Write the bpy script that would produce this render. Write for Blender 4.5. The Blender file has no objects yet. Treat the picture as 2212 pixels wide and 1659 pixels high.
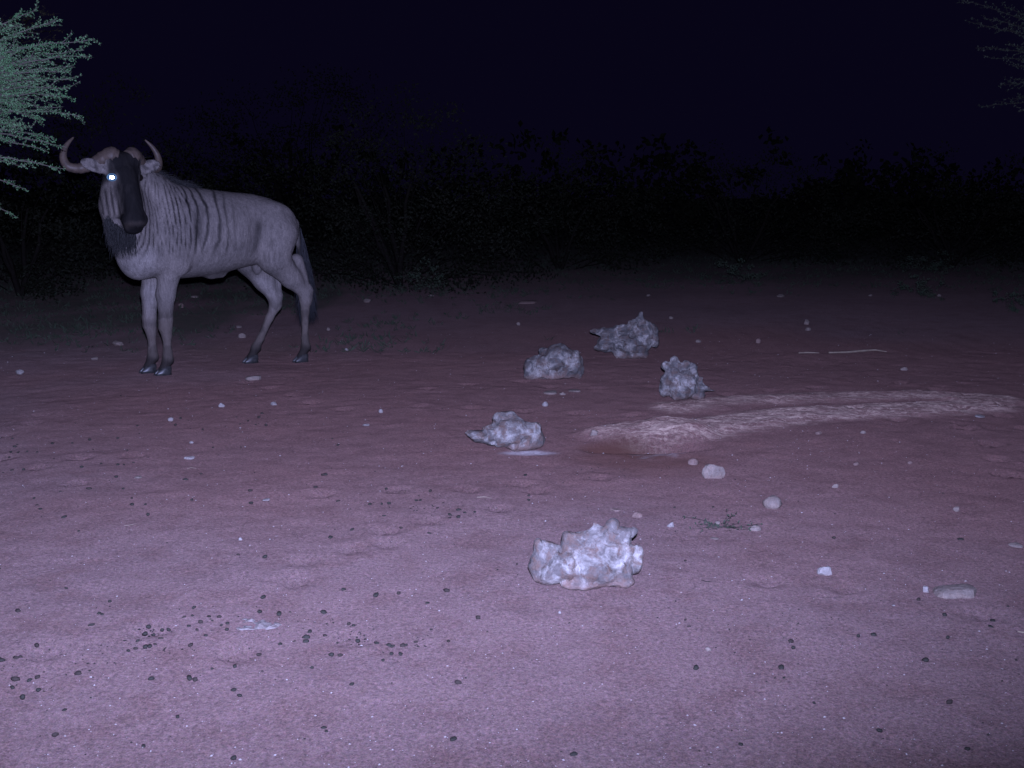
import bpy, math, random
import numpy as np
from mathutils import Vector, Matrix

random.seed(7)
S = bpy.context.scene
COL = S.collection

# ------------------------------------------------------------------ camera, sky, flash, exposure
F_PX = 1098.0                      # focal length in pixels of a 1024 px wide picture
CAM_H = 1.26
PITCH = math.radians(9.72)
cam = bpy.data.cameras.new('camera')
cam.sensor_fit = 'HORIZONTAL'; cam.sensor_width = 36.0
cam.lens = 36.0 * F_PX / 1024.0
cam.clip_start = 0.02; cam.clip_end = 2000
cam_o = bpy.data.objects.new('camera', cam); COL.objects.link(cam_o)
cam_o.location = (0, 0, CAM_H)
cam_o.rotation_euler = (math.pi / 2 - PITCH, 0, 0)
S.camera = cam_o

world = bpy.data.worlds.new('World'); S.world = world; world.use_nodes = True
wn = world.node_tree.nodes; wl = world.node_tree.links; wn.clear()
w_out = wn.new('ShaderNodeOutputWorld'); w_bg = wn.new('ShaderNodeBackground')
w_sky = wn.new('ShaderNodeTexSky'); w_sky.sky_type = 'NISHITA'; w_sky.sun_disc = False
w_sky.sun_elevation = math.radians(-6.0); w_sky.sun_rotation = math.radians(200)
w_mix = wn.new('ShaderNodeMix'); w_mix.data_type = 'RGBA'; w_mix.blend_type = 'ADD'
w_mix.inputs[0].default_value = 1.0
w_gain = wn.new('ShaderNodeVectorMath'); w_gain.operation = 'SCALE'; w_gain.inputs[3].default_value = 0.002
wl.new(w_sky.outputs[0], w_gain.inputs[0]); wl.new(w_gain.outputs[0], w_mix.inputs[6])
w_mix.inputs[7].default_value = (0.0220, 0.0155, 0.080, 1)          # night air glow
wl.new(w_mix.outputs[2], w_bg.inputs[0]); w_bg.inputs[1].default_value = 0.1
wl.new(w_bg.outputs[0], w_out.inputs[0])

# the flash of the trail camera that took the photograph: one lamp a hand above the lens
fl = bpy.data.lights.new('camera_flash', 'SPOT')
fl.energy = 2800; fl.color = (0.470, 0.522, 1.0)
fl.spot_size = math.radians(93); fl.spot_blend = 1.0; fl.shadow_soft_size = 0.012
fl_o = bpy.data.objects.new('camera_flash', fl); COL.objects.link(fl_o)
fl_o.location = (0.015, 0.0, CAM_H + 0.085)
fl_o.rotation_euler = (math.radians(90 + 6.5), 0, math.radians(9))
fl_o.scale = (1.95, 1.0, 1.0)

S.view_settings.view_transform = 'Standard'; S.view_settings.look = 'None'
S.view_settings.exposure = 0.0; S.view_settings.gamma = 1.0
S.view_settings.use_curve_mapping = False
S.render.engine = 'CYCLES'
S.render.resolution_x = 1024; S.render.resolution_y = 768
S.cycles.max_bounces = 4

# ------------------------------------------------------------------ numeric helpers
def vnoise(P, seed=0):
    """value noise in [-1,1] on an (n,3) array"""
    P = np.asarray(P, dtype=np.float64)
    I = np.floor(P).astype(np.int64); f = P - I
    f = f * f * f * (f * (f * 6 - 15) + 10)
    def h(ix, iy, iz):
        n = (ix * 374761393 + iy * 668265263 + iz * 1274126177 + seed * 362437) & 0x7fffffff
        n = (n ^ (n >> 13)) * 1274126177 & 0x7fffffff
        n = (n ^ (n >> 16)) * 60493 & 0x7fffffff
        n = (n ^ (n >> 11)) & 0xffff
        return n / 32767.5 - 1.0
    x, y, z = I[..., 0], I[..., 1], I[..., 2]
    fx, fy, fz = f[..., 0], f[..., 1], f[..., 2]
    def lx(iy, iz): return h(x, iy, iz) * (1 - fx) + h(x + 1, iy, iz) * fx
    a = lx(y, z) * (1 - fy) + lx(y + 1, z) * fy
    b = lx(y, z + 1) * (1 - fy) + lx(y + 1, z + 1) * fy
    return a * (1 - fz) + b * fz

def fbm(P, octv=4, seed=0, gain=0.5):
    P = np.asarray(P, dtype=np.float64); s = 0; a = 1.0; t = 0
    for i in range(octv):
        s = s + a * vnoise(P * (2.03 ** i) + 17.3 * i, seed + i); t += a; a *= gain
    return s / t

def smooth(e0, e1, x):
    t = np.clip((x - e0) / (e1 - e0), 0, 1); return t * t * (3 - 2 * t)

class Field:
    """signed distance grid: round shapes melted together, then turned into one mesh"""
    def __init__(s, lo, hi, step):
        s.lo = np.array(lo, float); s.step = step
        s.n = np.ceil((np.array(hi) - s.lo) / step).astype(int) + 1
        s.F = np.full(s.n, 1.0)
        s.ax = [s.lo[i] + step * np.arange(s.n[i]) for i in range(3)]
    def _sl(s, blo, bhi, pad):
        r = []
        for i in range(3):
            a = int(max(0, math.floor((blo[i] - pad - s.lo[i]) / s.step)))
            b = int(min(s.n[i], math.ceil((bhi[i] + pad - s.lo[i]) / s.step) + 1))
            r.append(slice(a, max(b, a)))
        return tuple(r)
    def apply(s, fn, blo, bhi, k, sub=False):
        sl = s._sl(blo, bhi, 2 * k + 5 * s.step)
        X, Y, Z = np.meshgrid(*[s.ax[i][sl[i]] for i in range(3)], indexing='ij')
        if X.size == 0: return
        d = fn(np.stack([X, Y, Z], -1)); A = s.F[sl]
        if sub: A = -A
        k = max(k, 1e-5)
        h = np.clip(0.5 + 0.5 * (d - A) / k, 0, 1)
        R = d * (1 - h) + A * h - k * h * (1 - h)
        s.F[sl] = -R if sub else R
    def cone(s, a, ra, b, rb, k=0.03, sub=False):
        a = np.array(a, float); b = np.array(b, float); ab = b - a; L = max(ab @ ab, 1e-9)
        def fn(P):
            t = np.clip(((P - a) @ ab) / L, 0, 1)
            return np.linalg.norm(P - a - t[..., None] * ab, axis=-1) - (ra + t * (rb - ra))
        m = max(ra, rb)
        s.apply(fn, np.minimum(a, b) - m, np.maximum(a, b) + m, k, sub)
    def chain(s, pts, k=0.03):
        for (p, r), (q, t) in zip(pts[:-1], pts[1:]): s.cone(p, r, q, t, k)
    def ell(s, c, r, R=None, k=0.03, sub=False):
        c = np.array(c, float); r = np.array(r, float); R = np.eye(3) if R is None else np.array(R)
        def fn(P):
            q = (P - c) @ R            # columns of R are the axes
            k0 = np.linalg.norm(q / r, axis=-1); k1 = np.linalg.norm(q / (r * r), axis=-1)
            return k0 * (k0 - 1) / np.maximum(k1, 1e-6)
        e = np.abs(R) @ r
        s.apply(fn, c - e, c + e, k, sub)
    def mesh(s):
        F = s.F; n = s.n; ins = F < 0
        c = [ins[i:n[0] - 1 + i, j:n[1] - 1 + j, k:n[2] - 1 + k] for i in (0, 1) for j in (0, 1) for k in (0, 1)]
        cnt = sum(x.astype(np.int8) for x in c); act = (cnt > 0) & (cnt < 8)
        idx = np.argwhere(act); vid = np.full(act.shape, -1); vid[act] = np.arange(len(idx))
        pos = np.zeros((len(idx), 3)); w = np.zeros(len(idx))
        corners = [(i, j, k) for i in (0, 1) for j in (0, 1) for k in (0, 1)]
        for a in corners:
            for ax in range(3):
                if a[ax]: continue
                b = list(a); b[ax] = 1
                va = F[idx[:, 0] + a[0], idx[:, 1] + a[1], idx[:, 2] + a[2]]
                vb = F[idx[:, 0] + b[0], idx[:, 1] + b[1], idx[:, 2] + b[2]]
                m = (va < 0) != (vb < 0)
                t = np.where(m, va / np.where(m, va - vb, 1), 0)
                p = np.tile(np.array(a, float), (len(idx), 1)); p[:, ax] = t
                pos += p * m[:, None]; w += m
        V = s.lo + s.step * (idx + pos / np.maximum(w, 1)[:, None])
        faces = []
        for ax in range(3):
            o = [(1, 2), (2, 0), (0, 1)][ax]
            sa = [slice(None)] * 3; sb = [slice(None)] * 3
            sa[ax] = slice(0, n[ax] - 1); sb[ax] = slice(1, n[ax])
            A = ins[tuple(sa)]; B = ins[tuple(sb)]; E = np.argwhere(A != B)
            ok = (E[:, o[0]] > 0) & (E[:, o[1]] > 0) & (E[:, o[0]] < n[o[0]] - 1) & (E[:, o[1]] < n[o[1]] - 1)
            E = E[ok]; flip = A[E[:, 0], E[:, 1], E[:, 2]]
            def cell(d0, d1):
                q = E.copy(); q[:, o[0]] -= d0; q[:, o[1]] -= d1
                return vid[q[:, 0], q[:, 1], q[:, 2]]
            Q = np.stack([cell(1, 1), cell(0, 1), cell(0, 0), cell(1, 0)], 1)
            Q[~flip] = Q[~flip][:, ::-1]
            faces.append(Q)
        Fc = np.concatenate(faces); Fc = Fc[(Fc >= 0).all(1)]
        return V, Fc

def relax(V, Fc, it=2, lam=0.5):
    E = np.concatenate([Fc[:, [0, 1]], Fc[:, [1, 2]], Fc[:, [2, 3]], Fc[:, [3, 0]]])
    for _ in range(it):
        acc = np.zeros_like(V); w = np.zeros(len(V))
        for a, b in ((0, 1), (1, 0)):
            np.add.at(acc, E[:, a], V[E[:, b]]); np.add.at(w, E[:, a], 1)
        V = V + lam * (acc / np.maximum(w, 1)[:, None] - V)
    return V

def vnormals(V, Fc):
    n = np.cross(V[Fc[:, 2]] - V[Fc[:, 0]], V[Fc[:, 3]] - V[Fc[:, 1]])
    N = np.zeros_like(V)
    for i in range(4): np.add.at(N, Fc[:, i], n)
    return N / np.maximum(np.linalg.norm(N, axis=1), 1e-9)[:, None]

def mesh_obj(name, V, Fc, mat, parent=None, smooth_sh=True, attrs=None):
    me = bpy.data.meshes.new(name)
    me.from_pydata([tuple(map(float, v)) for v in V], [], [tuple(int(i) for i in f) for f in Fc])
    if smooth_sh: me.polygons.foreach_set('use_smooth', [True] * len(me.polygons))
    for k, a in (attrs or {}).items():
        at = me.attributes.new(k, 'FLOAT', 'POINT'); at.data.foreach_set('value', np.asarray(a, np.float32))
    me.update()
    if mat: me.materials.append(mat)
    o = bpy.data.objects.new(name, me); COL.objects.link(o)
    if parent: o.parent = parent
    return o

def tag(o, label, cat, group=None, kind=None):
    o['label'] = label; o['category'] = cat
    if group: o['group'] = group
    if kind: o['kind'] = kind
    return o

def empty(name, loc, rz=0.0):
    o = bpy.data.objects.new(name, None); COL.objects.link(o)
    o.location = loc; o.rotation_euler = (0, 0, rz); o.empty_display_size = 0.1
    return o

# ------------------------------------------------------------------ photograph pixel -> ground point (surveying only)
def ray(px, py):
    u = (px - 512) / F_PX; v = (384 - py) / F_PX
    return np.array([u, math.cos(PITCH) + v * math.sin(PITCH), -math.sin(PITCH) + v * math.cos(PITCH)])
def on_ground(px, py):
    d = ray(px, py); t = CAM_H / -d[2]
    p = d * t
    for _ in range(4):
        z = ground_z(p[0], p[1]); t = (CAM_H - z) / -d[2]; p = d * t
    return np.array([p[0], p[1], ground_z(p[0], p[1])])
def at_depth(px, py, y):
    d = ray(px, py); return np.array([0, 0, CAM_H]) + d * (y / d[1])
DS = 1024 / 2212.0
def flat(px, py):
    d = ray(px, py); t = CAM_H / -d[2]; return (d * t)[:2]

def seg_dist(P, pts):
    """distance and arclength parameter to a polyline, P (n,2)"""
    best = np.full(len(P), 1e9); par = np.zeros(len(P)); acc = 0
    for a, b in zip(pts[:-1], pts[1:]):
        a = np.array(a); b = np.array(b); ab = b - a; L = np.linalg.norm(ab)
        t = np.clip(((P - a) @ ab) / (L * L), 0, 1)
        d = np.linalg.norm(P - a - t[:, None] * ab, axis=1)
        m = d < best; best[m] = d[m]; par[m] = acc + t[m] * L; acc += L
    return best, par

RIDGE = [flat(x * DS, y * DS) for x, y in ((1455, 935), (1560, 917), (1700, 903), (1850, 893), (2000, 885), (2120, 879))]
RIDGE2 = [flat(x * DS, y * DS) for x, y in ((1470, 880), (1600, 868), (1800, 859), (2000, 855), (2160, 866))]
MOUND = flat(1400 * DS, 938 * DS); PIT = flat(1395 * DS, 965 * DS)

def ground_zv(P):
    P = np.asarray(P, float).reshape(-1, 2)
    P3 = np.column_stack([P, np.zeros(len(P))])
    z = 0.018 * fbm(P3 * 0.55, 3, 3) + 0.006 * fbm(P3 * 2.3, 2, 9)
    far = smooth(14, 60, P[:, 1]); z = z + far * 0.25 * fbm(P3 * 0.05, 2, 21)
    lip = 0.05 * fbm(P3 * np.array([5.0, 9.0, 1]), 3, 15)
    d, t = seg_dist(P, RIDGE); z += 0.024 * smooth(0.22, 0.09, d + lip)
    d, t = seg_dist(P, RIDGE2); z += 0.016 * smooth(0.22, 0.07, d + lip)
    q = np.sqrt((((P - MOUND) / np.array([0.36, 0.20])) ** 2).sum(1)) + 2.5 * lip; z += 0.045 * smooth(1.20, 0.65, q)
    q = np.sqrt((((P - PIT) / np.array([0.32, 0.13])) ** 2).sum(1)) + 2.0 * lip; z -= 0.080 * smooth(1.2, 0.3, q)
    return z
def ground_z(x, y): return float(ground_zv([[x, y]])[0])

# ------------------------------------------------------------------ materials
def nmat(name):
    m = bpy.data.materials.new(name); m.use_nodes = True
    nt = m.node_tree; b = nt.nodes['Principled BSDF']
    return m, nt, b
class NG:
    def __init__(s, nt): s.nt = nt
    def n(s, t, **kw):
        x = s.nt.nodes.new(t)
        for k, v in kw.items(): setattr(x, k, v)
        return x
    def l(s, a, b): s.nt.links.new(a, b)
    def noise(s, co, scale, detail=4, rough=0.55, dist=0.0):
        x = s.n('ShaderNodeTexNoise'); x.inputs['Scale'].default_value = scale
        x.inputs['Detail'].default_value = detail; x.inputs['Roughness'].default_value = rough
        x.inputs['Distortion'].default_value = dist
        s.l(co, x.inputs['Vector']); return x.outputs[0]
    def ramp(s, fac, stops):
        x = s.n('ShaderNodeValToRGB'); e = x.color_ramp.elements
        while len(e) > 1: e.remove(e[-1])
        for i, (p, c) in enumerate(stops):
            q = e[0] if i == 0 else e.new(p)
            q.position = p; q.color = (c, c, c, 1) if not hasattr(c, '__len__') else (*c, 1)
        s.l(fac, x.inputs[0]); return x.outputs[0]
    def mix(s, fac, a, b, mode='MIX'):
        x = s.n('ShaderNodeMix'); x.data_type = 'RGBA'; x.blend_type = mode
        for v, i in ((fac, 0), (a, 6), (b, 7)):
            if hasattr(v, 'is_linked'): s.l(v, x.inputs[i])
            elif hasattr(v, '__len__'): x.inputs[i].default_value = (*v, 1)
            else: x.inputs[i].default_value = v if i == 0 else (v, v, v, 1)
        return x.outputs[2]
    def math(s, op, a, b=0.0, clamp=False):
        x = s.n('ShaderNodeMath', operation=op, use_clamp=clamp)
        for v, i in ((a, 0), (b, 1)):
            if hasattr(v, 'is_linked'): s.l(v, x.inputs[i])
            else: x.inputs[i].default_value = v
        return x.outputs[0]
    def attr(s, name):
        x = s.n('ShaderNodeAttribute'); x.attribute_name = name; return x.outputs['Fac']
    def coord(s, kind='Object'):
        return s.n('ShaderNodeTexCoord').outputs[kind]
    def scaled(s, co, v):
        x = s.n('ShaderNodeMapping'); x.inputs['Scale'].default_value = v; s.l(co, x.inputs[0]); return x.outputs[0]
    def bump(s, h, strength, dist, b, prev=None):
        x = s.n('ShaderNodeBump'); x.inputs['Strength'].default_value = strength
        x.inputs['Distance'].default_value = dist; s.l(h, x.inputs['Height'])
        if prev is not None: s.l(prev, x.inputs['Normal'])
        s.l(x.outputs[0], b.inputs['Normal']); return x.outputs[0]

def mat_ground():
    m, nt, b = nmat('red_sand'); g = NG(nt); co = g.coord()
    big = g.noise(co, 0.7, 4, 0.6); mid = g.noise(co, 5.0, 5, 0.65); fine = g.noise(co, 90.0, 3, 0.7)
    streak = g.noise(g.scaled(co, (1.0, 1.7, 1)), 3.0, 6, 0.65, 0.8)
    grain = g.noise(co, 230.0, 2, 0.8); grain2 = g.noise(co, 75.0, 2, 0.8)
    hue = g.n('ShaderNodeTexNoise'); hue.inputs['Scale'].default_value = 150.0; hue.inputs['Detail'].default_value = 2.0; g.l(co, hue.inputs['Vector'])
    c = g.mix(g.ramp(big, [(0.36, 0), (0.64, 1)]), (0.180, 0.116, 0.107), (0.156, 0.102, 0.095))
    c = g.mix(g.ramp(streak, [(0.40, 0), (0.64, 0.5)]), c, (0.196, 0.130, 0.120))
    c = g.mix(g.ramp(mid, [(0.35, 0.45), (0.52, 0)]), c, (0.122, 0.068, 0.060))
    c = g.mix(0.75, c, g.ramp(fine, [(0.25, 0.55), (0.5, 1.0), (0.75, 1.35)]), 'MULTIPLY')
    c = g.mix(1.0, c, g.ramp(grain, [(0.28, 0.62), (0.5, 1.0), (0.72, 1.38)]), 'MULTIPLY')
    c = g.mix(1.0, c, g.ramp(grain2, [(0.28, 0.75), (0.5, 1.0), (0.72, 1.25)]), 'MULTIPLY')
    c = g.mix(0.16, c, hue.outputs['Color'], 'OVERLAY')                 # grains of many minerals
    redm = g.math('MULTIPLY', g.attr('red'), g.ramp(mid, [(0.3, 0.6), (0.6, 1.0)]), True)
    c = g.mix(redm, c, (1.0, 0.84, 0.79), 'MULTIPLY')               # redder churned soil round the lick
    # salt left on the licked ridge: pale crust with broken streaks
    salt = g.attr('salt')
    st = g.noise(g.scaled(co, (2.2, 11.0, 3)), 3.0, 7, 0.72, 0.8)
    brk = g.noise(co, 38.0, 4, 0.7)
    sm = g.math('MULTIPLY', g.math('ADD', g.math('MULTIPLY', g.ramp(st, [(0.44, 0.03), (0.60, 0.95)]), g.ramp(g.noise(g.scaled(co, (5.0, 14.0, 3)), 4.0, 6, 0.75, 0.8), [(0.38, 0.25), (0.6, 1.0)])), g.ramp(brk, [(0.50, 0), (0.66, 0.6)])), salt, True)
    c = g.mix(sm, c, (0.52, 0.385, 0.30))
    wh = g.math('MULTIPLY', g.attr('white_salt'), g.ramp(brk, [(0.3, 0.35), (0.6, 1.0)]), True)
    c = g.mix(wh, c, (0.78, 0.77, 0.76))
    c = g.mix(g.math('MULTIPLY', g.attr('damp'), 0.85, True), c, (0.10, 0.045, 0.032))
    c = g.mix(g.math('MULTIPLY', g.attr('green'), g.ramp(mid, [(0.3, 0.55), (0.55, 1)]), True), c, (0.046, 0.056, 0.036))
    g.l(c, b.inputs['Base Color'])
    b.inputs['Roughness'].default_value = 0.95; b.inputs['Specular IOR Level'].default_value = 0.15
    b.inputs['Diffuse Roughness'].default_value = 1.0
    n1 = g.bump(mid, 0.4, 0.02, b); n2 = g.bump(fine, 0.6, 0.008, b, n1); g.bump(grain, 0.6, 0.003, b, n2)
    return m

def mat_rock(name, base=(0.47, 0.44, 0.405), dirt=(0.175, 0.108, 0.082), grey=(0.165, 0.145, 0.135), dirt_amt=0.8, scale=1.0):
    m, nt, b = nmat(name); g = NG(nt); co = g.coord()
    n1 = g.noise(co, 13 * scale, 5, 0.68, 0.6); n2 = g.noise(co, 26 * scale, 5, 0.7, 0.6); n3 = g.noise(co, 110 * scale, 4, 0.7)
    c = g.mix(g.ramp(n1, [(0.36, 0), (0.54, 1)]), base, grey)
    c = g.mix(g.ramp(n2, [(0.46, 0), (0.62, dirt_amt)]), c, dirt)
    dust = g.math('MULTIPLY', g.attr('dust'), g.ramp(n2, [(0.3, 0.5), (0.6, 1.0)]), True)
    c = g.mix(dust, c, (0.33, 0.21, 0.175))
    c = g.mix(0.6, c, g.ramp(n3, [(0.3, 0.55), (0.5, 1.0), (0.7, 1.3)]), 'MULTIPLY')
    g.l(c, b.inputs['Base Color']); b.inputs['Roughness'].default_value = 0.8
    b.inputs['Specular IOR Level'].default_value = 0.25
    q = g.bump(n2, 0.5, 0.012, b); g.bump(n3, 0.6, 0.005, b, q)
    return m

def mat_simple(name, col, col2=None, rough=0.8, scale=20.0, spec=0.2, bump=0.0):
    m, nt, b = nmat(name); g = NG(nt); co = g.coord()
    n = g.noise(co, scale, 4, 0.6)
    c = g.mix(g.ramp(n, [(0.35, 0), (0.65, 1)]), col, col2 or tuple(0.6 * x for x in col))
    g.l(c, b.inputs['Base Color']); b.inputs['Roughness'].default_value = rough
    b.inputs['Specular IOR Level'].default_value = spec
    if bump: g.bump(n, 0.6, bump, b)
    return m

def mat_fur():
    m, nt, b = nmat('wildebeest_coat'); g = NG(nt); co = g.coord()
    n1 = g.noise(co, 6, 4, 0.6); hair = g.noise(g.scaled(co, (1.0, 1.0, 0.28)), 150, 3, 0.7)
    hb = g.noise(g.scaled(co, (1.0, 1.0, 0.22)), 45, 4, 0.7)
    c = g.mix(g.ramp(n1, [(0.35, 0), (0.65, 1)]), (0.245, 0.210, 0.190), (0.195, 0.168, 0.154))
    c = g.mix(g.attr('pale'), c, (0.37, 0.33, 0.31))
    c = g.mix(0.7, c, g.ramp(hb, [(0.3, 0.62), (0.5, 1.0), (0.7, 1.32)]), 'MULTIPLY')
    c = g.mix(0.6, c, g.ramp(hair, [(0.25, 0.6), (0.5, 1.0), (0.75, 1.35)]), 'MULTIPLY')
    c = g.mix(1.0, c, g.ramp(g.math('ADD', g.attr('vary'), 0.5), [(0.0, 0.35), (0.5, 1.0), (1.0, 1.7)]), 'MULTIPLY')
    c = g.mix(g.attr('warm'), c, (0.25, 0.185, 0.145))
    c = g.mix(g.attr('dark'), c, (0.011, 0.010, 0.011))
    g.l(c, b.inputs['Base Color']); b.inputs['Roughness'].default_value = 0.75
    b.inputs['Specular IOR Level'].default_value = 0.08
    q = g.bump(hb, 0.5, 0.010, b); g.bump(hair, 0.5, 0.005, b, q)
    return m

M = {}
M['ground'] = mat_ground()
M['rock'] = mat_rock('pitted_limestone')
M['rock_far'] = mat_rock('grey_limestone', (0.50, 0.46, 0.42), (0.15, 0.10, 0.082), (0.14, 0.13, 0.125), 0.8, 0.8)
M['stone'] = mat_rock('pale_stone', (0.40, 0.315, 0.26), (0.26, 0.17, 0.135), (0.31, 0.255, 0.22), 0.4, 3.0)
M['stone_white'] = mat_rock('white_stone', (0.50, 0.46, 0.43), (0.34, 0.26, 0.22), (0.42, 0.38, 0.355), 0.3, 3.0)
M['stone_red'] = mat_rock('reddish_stone', (0.37, 0.25, 0.21), (0.26, 0.15, 0.12), (0.31, 0.22, 0.19), 0.5, 3.0)
M['pellet'] = mat_simple('dung', (0.030, 0.030, 0.024), (0.070, 0.064, 0.052), 0.6, 120, 0.25, 0.002)
M['pellet_old'] = mat_simple('dry_dung', (0.085, 0.065, 0.055), (0.05, 0.042, 0.036), 0.85, 120, 0.1, 0.002)
M['straw'] = mat_simple('straw', (0.42, 0.34, 0.25), (0.30, 0.23, 0.17), 0.8, 40)
M['grit'] = mat_simple('grit', (0.55, 0.50, 0.47), (0.36, 0.28, 0.25), 0.7, 8)
M['debris'] = mat_simple('dark_debris', (0.06, 0.05, 0.04), (0.03, 0.028, 0.025), 0.9, 8)
M['fur'] = mat_fur()
M['black_hair'] = mat_simple('black_hair', (0.014, 0.013, 0.014), (0.026, 0.024, 0.024), 0.5, 60, 0.3)
M['tail_hair'] = mat_simple('tail_hair', (0.018, 0.018, 0.022), (0.030, 0.029, 0.034), 0.5, 60, 0.3)
M['horn'] = mat_simple('horn', (0.125, 0.090, 0.070), (0.075, 0.055, 0.045), 0.5, 30, 0.3, 0.004)
M['hoof'] = mat_simple('hoof', (0.075, 0.07, 0.068), (0.03, 0.03, 0.03), 0.35, 30, 0.5)
M['bark'] = mat_simple('bark', (0.13, 0.10, 0.085), (0.075, 0.06, 0.05), 0.9, 25, 0.1, 0.006)
M['twig'] = mat_simple('twig', (0.115, 0.10, 0.085), (0.07, 0.058, 0.05), 0.85, 25, 0.1)
M['leaf'] = mat_simple('acacia_leaf', (0.062, 0.155, 0.060), (0.110, 0.195, 0.090), 0.6, 6, 0.3)
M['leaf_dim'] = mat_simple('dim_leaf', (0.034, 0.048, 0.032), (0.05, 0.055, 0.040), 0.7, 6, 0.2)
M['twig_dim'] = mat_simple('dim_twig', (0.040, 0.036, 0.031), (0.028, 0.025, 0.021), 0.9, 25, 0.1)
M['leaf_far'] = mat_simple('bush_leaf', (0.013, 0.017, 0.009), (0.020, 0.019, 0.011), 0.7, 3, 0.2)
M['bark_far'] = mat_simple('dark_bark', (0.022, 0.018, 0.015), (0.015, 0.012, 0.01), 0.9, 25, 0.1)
M['leaf_brown'] = mat_simple('dry_leaf', (0.060, 0.050, 0.022), (0.042, 0.040, 0.020), 0.75, 3, 0.2)
M['grass'] = mat_simple('weed_leaf', (0.050, 0.078, 0.048), (0.075, 0.085, 0.055), 0.7, 5, 0.2)

# ------------------------------------------------------------------ ground
def build_ground():
    xs = np.concatenate([-np.geomspace(300, 4.2, 46)[:-1], np.arange(-4.2, 5.0, 0.025), np.geomspace(5.0, 300, 46)])
    ys = np.concatenate([np.linspace(-300, 0, 12)[:-1], np.linspace(0, 1.8, 16)[:-1], np.arange(1.8, 9.0, 0.025), np.geomspace(9.0, 500, 110)])
    X, Y = np.meshgrid(xs, ys, indexing='xy'); P = np.column_stack([X.ravel(), Y.ravel()])
    z = ground_zv(P); P3 = np.column_stack([P, np.zeros(len(P))])
    near = smooth(16, 8, P[:, 1])
    d1, t1 = seg_dist(P, RIDGE); d2, t2 = seg_dist(P, RIDGE2)
    wob = fbm(P3 * np.array([2.0, 6.0, 1]), 4, 55)
    salt = np.maximum(smooth(0.27, 0.10, d1 + 0.10 * wob) * smooth(3.4, 2.4, t1) , 0.80 * smooth(0.22, 0.07, d2 + 0.10 * wob))
    q = np.linalg.norm((P - MOUND - np.array([0.05, 0.02])) / np.array([0.40, 0.24]), axis=1) + 0.25 * wob
    salt = np.maximum(salt, smooth(1.25, 0.6, q))
    rim = [flat(x * DS, y * DS) for x, y in ((1345, 970), (1370, 976), (1395, 986), (1425, 981), (1450, 984), (1478, 970))]
    dr, _ = seg_dist(P, rim); white = smooth(0.055, 0.010, dr + 0.05 * wob + 0.022 * vnoise(P3 * 22, 5)) * 0.75
    bb = flat(1140 * DS, 976 * DS); q = np.linalg.norm((P - bb) / np.array([0.16, 0.07]), axis=1) + 0.3 * wob
    white = np.maximum(white, 0.42 * smooth(1.2, 0.5, q))
    pp = [flat(x * DS, y * DS) for x, y in ((1335, 968), (1390, 978))]
    dp, _ = seg_dist(P, pp); damp = smooth(0.26, 0.08, dp + 0.08 * wob)
    pp = [flat(x * DS, y * DS) for x, y in ((1300, 985), (1400, 1005), (1480, 1000))]
    dp, _ = seg_dist(P, pp); damp = np.maximum(damp, 0.65 * smooth(0.30, 0.03, dp + 0.10 * wob))
    green = 0.75 * smooth(0.0, 0.6, fbm(P3 * np.array([1.6, 0.7, 1]), 4, 77) + 0.55 * smooth(-1.0, -4.5, P[:, 0]) - 1.2 * smooth(-2.2, -0.2, P[:, 0])) * smooth(7.8, 11.0, P[:, 1])
    green = np.maximum(green, 0.9 * smooth(12.5, 23.0, P[:, 1] + 3.0 * fbm(P3 * 0.7, 3, 78)))
    qr = np.linalg.norm((P - np.array([1.2, 7.2])) / np.array([4.6, 3.4]), axis=1) + 0.35 * fbm(P3 * 0.9, 4, 88)
    red = smooth(1.25, 0.55, qr)
    # relief of trampled sand: small lumps and ripples
    z = z + near * (0.0045 * fbm(P3 * 11, 3, 31) + 0.003 * fbm(P3 * np.array([16.0, 21.0, 1]), 2, 41))
    z = z + near * salt * (0.007 * fbm(P3 * np.array([9.0, 20.0, 1]), 3, 63) + 0.007 * fbm(P3 * 26, 3, 65))
    for hx, hy, ha in HOOFPRINTS:                                    # cloven prints: two slots side by side
        w = np.abs(P - np.array([hx, hy])).max(1) < 0.16
        q = (P[w] - np.array([hx, hy])) @ np.array([[math.cos(ha), -math.sin(ha)], [math.sin(ha), math.cos(ha)]])
        dz = np.zeros(len(q))
        for sx in (-0.022, 0.022):
            r = np.linalg.norm((q - np.array([sx, 0])) / np.array([0.019, 0.052]), axis=1); dz -= 0.016 * smooth(1.35, 0.5, r)
        r = np.linalg.norm(q / np.array([0.055, 0.075]), axis=1); z[w] += dz + 0.004 * np.exp(-((r - 1.35) / 0.3) ** 2)
    nx, ny = len(xs), len(ys); I = np.arange(nx * ny).reshape(ny, nx)
    Fc = np.stack([I[:-1, :-1], I[:-1, 1:], I[1:, 1:], I[1:, :-1]], -1).reshape(-1, 4)
    me = bpy.data.meshes.new('ground')
    V = np.column_stack([P, z]).astype(np.float32)
    me.vertices.add(len(V)); me.vertices.foreach_set('co', V.ravel())
    me.loops.add(Fc.size); me.loops.foreach_set('vertex_index', Fc.ravel().astype(np.int32))
    me.polygons.add(len(Fc)); me.polygons.foreach_set('loop_start', np.arange(0, Fc.size, 4, dtype=np.int32))
    me.polygons.foreach_set('use_smooth', np.ones(len(Fc), bool))
    me.update(calc_edges=True); me.validate()
    for k, a in (('salt', salt), ('white_salt', white), ('damp', damp), ('green', green), ('red', red)):
        at = me.attributes.new(k, 'FLOAT', 'POINT'); at.data.foreach_set('value', a.astype(np.float32))
    me.materials.append(M['ground'])
    o = bpy.data.objects.new('ground', me); COL.objects.link(o); o['kind'] = 'structure'
rh = random.Random(4)
HOOFPRINTS = []
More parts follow.
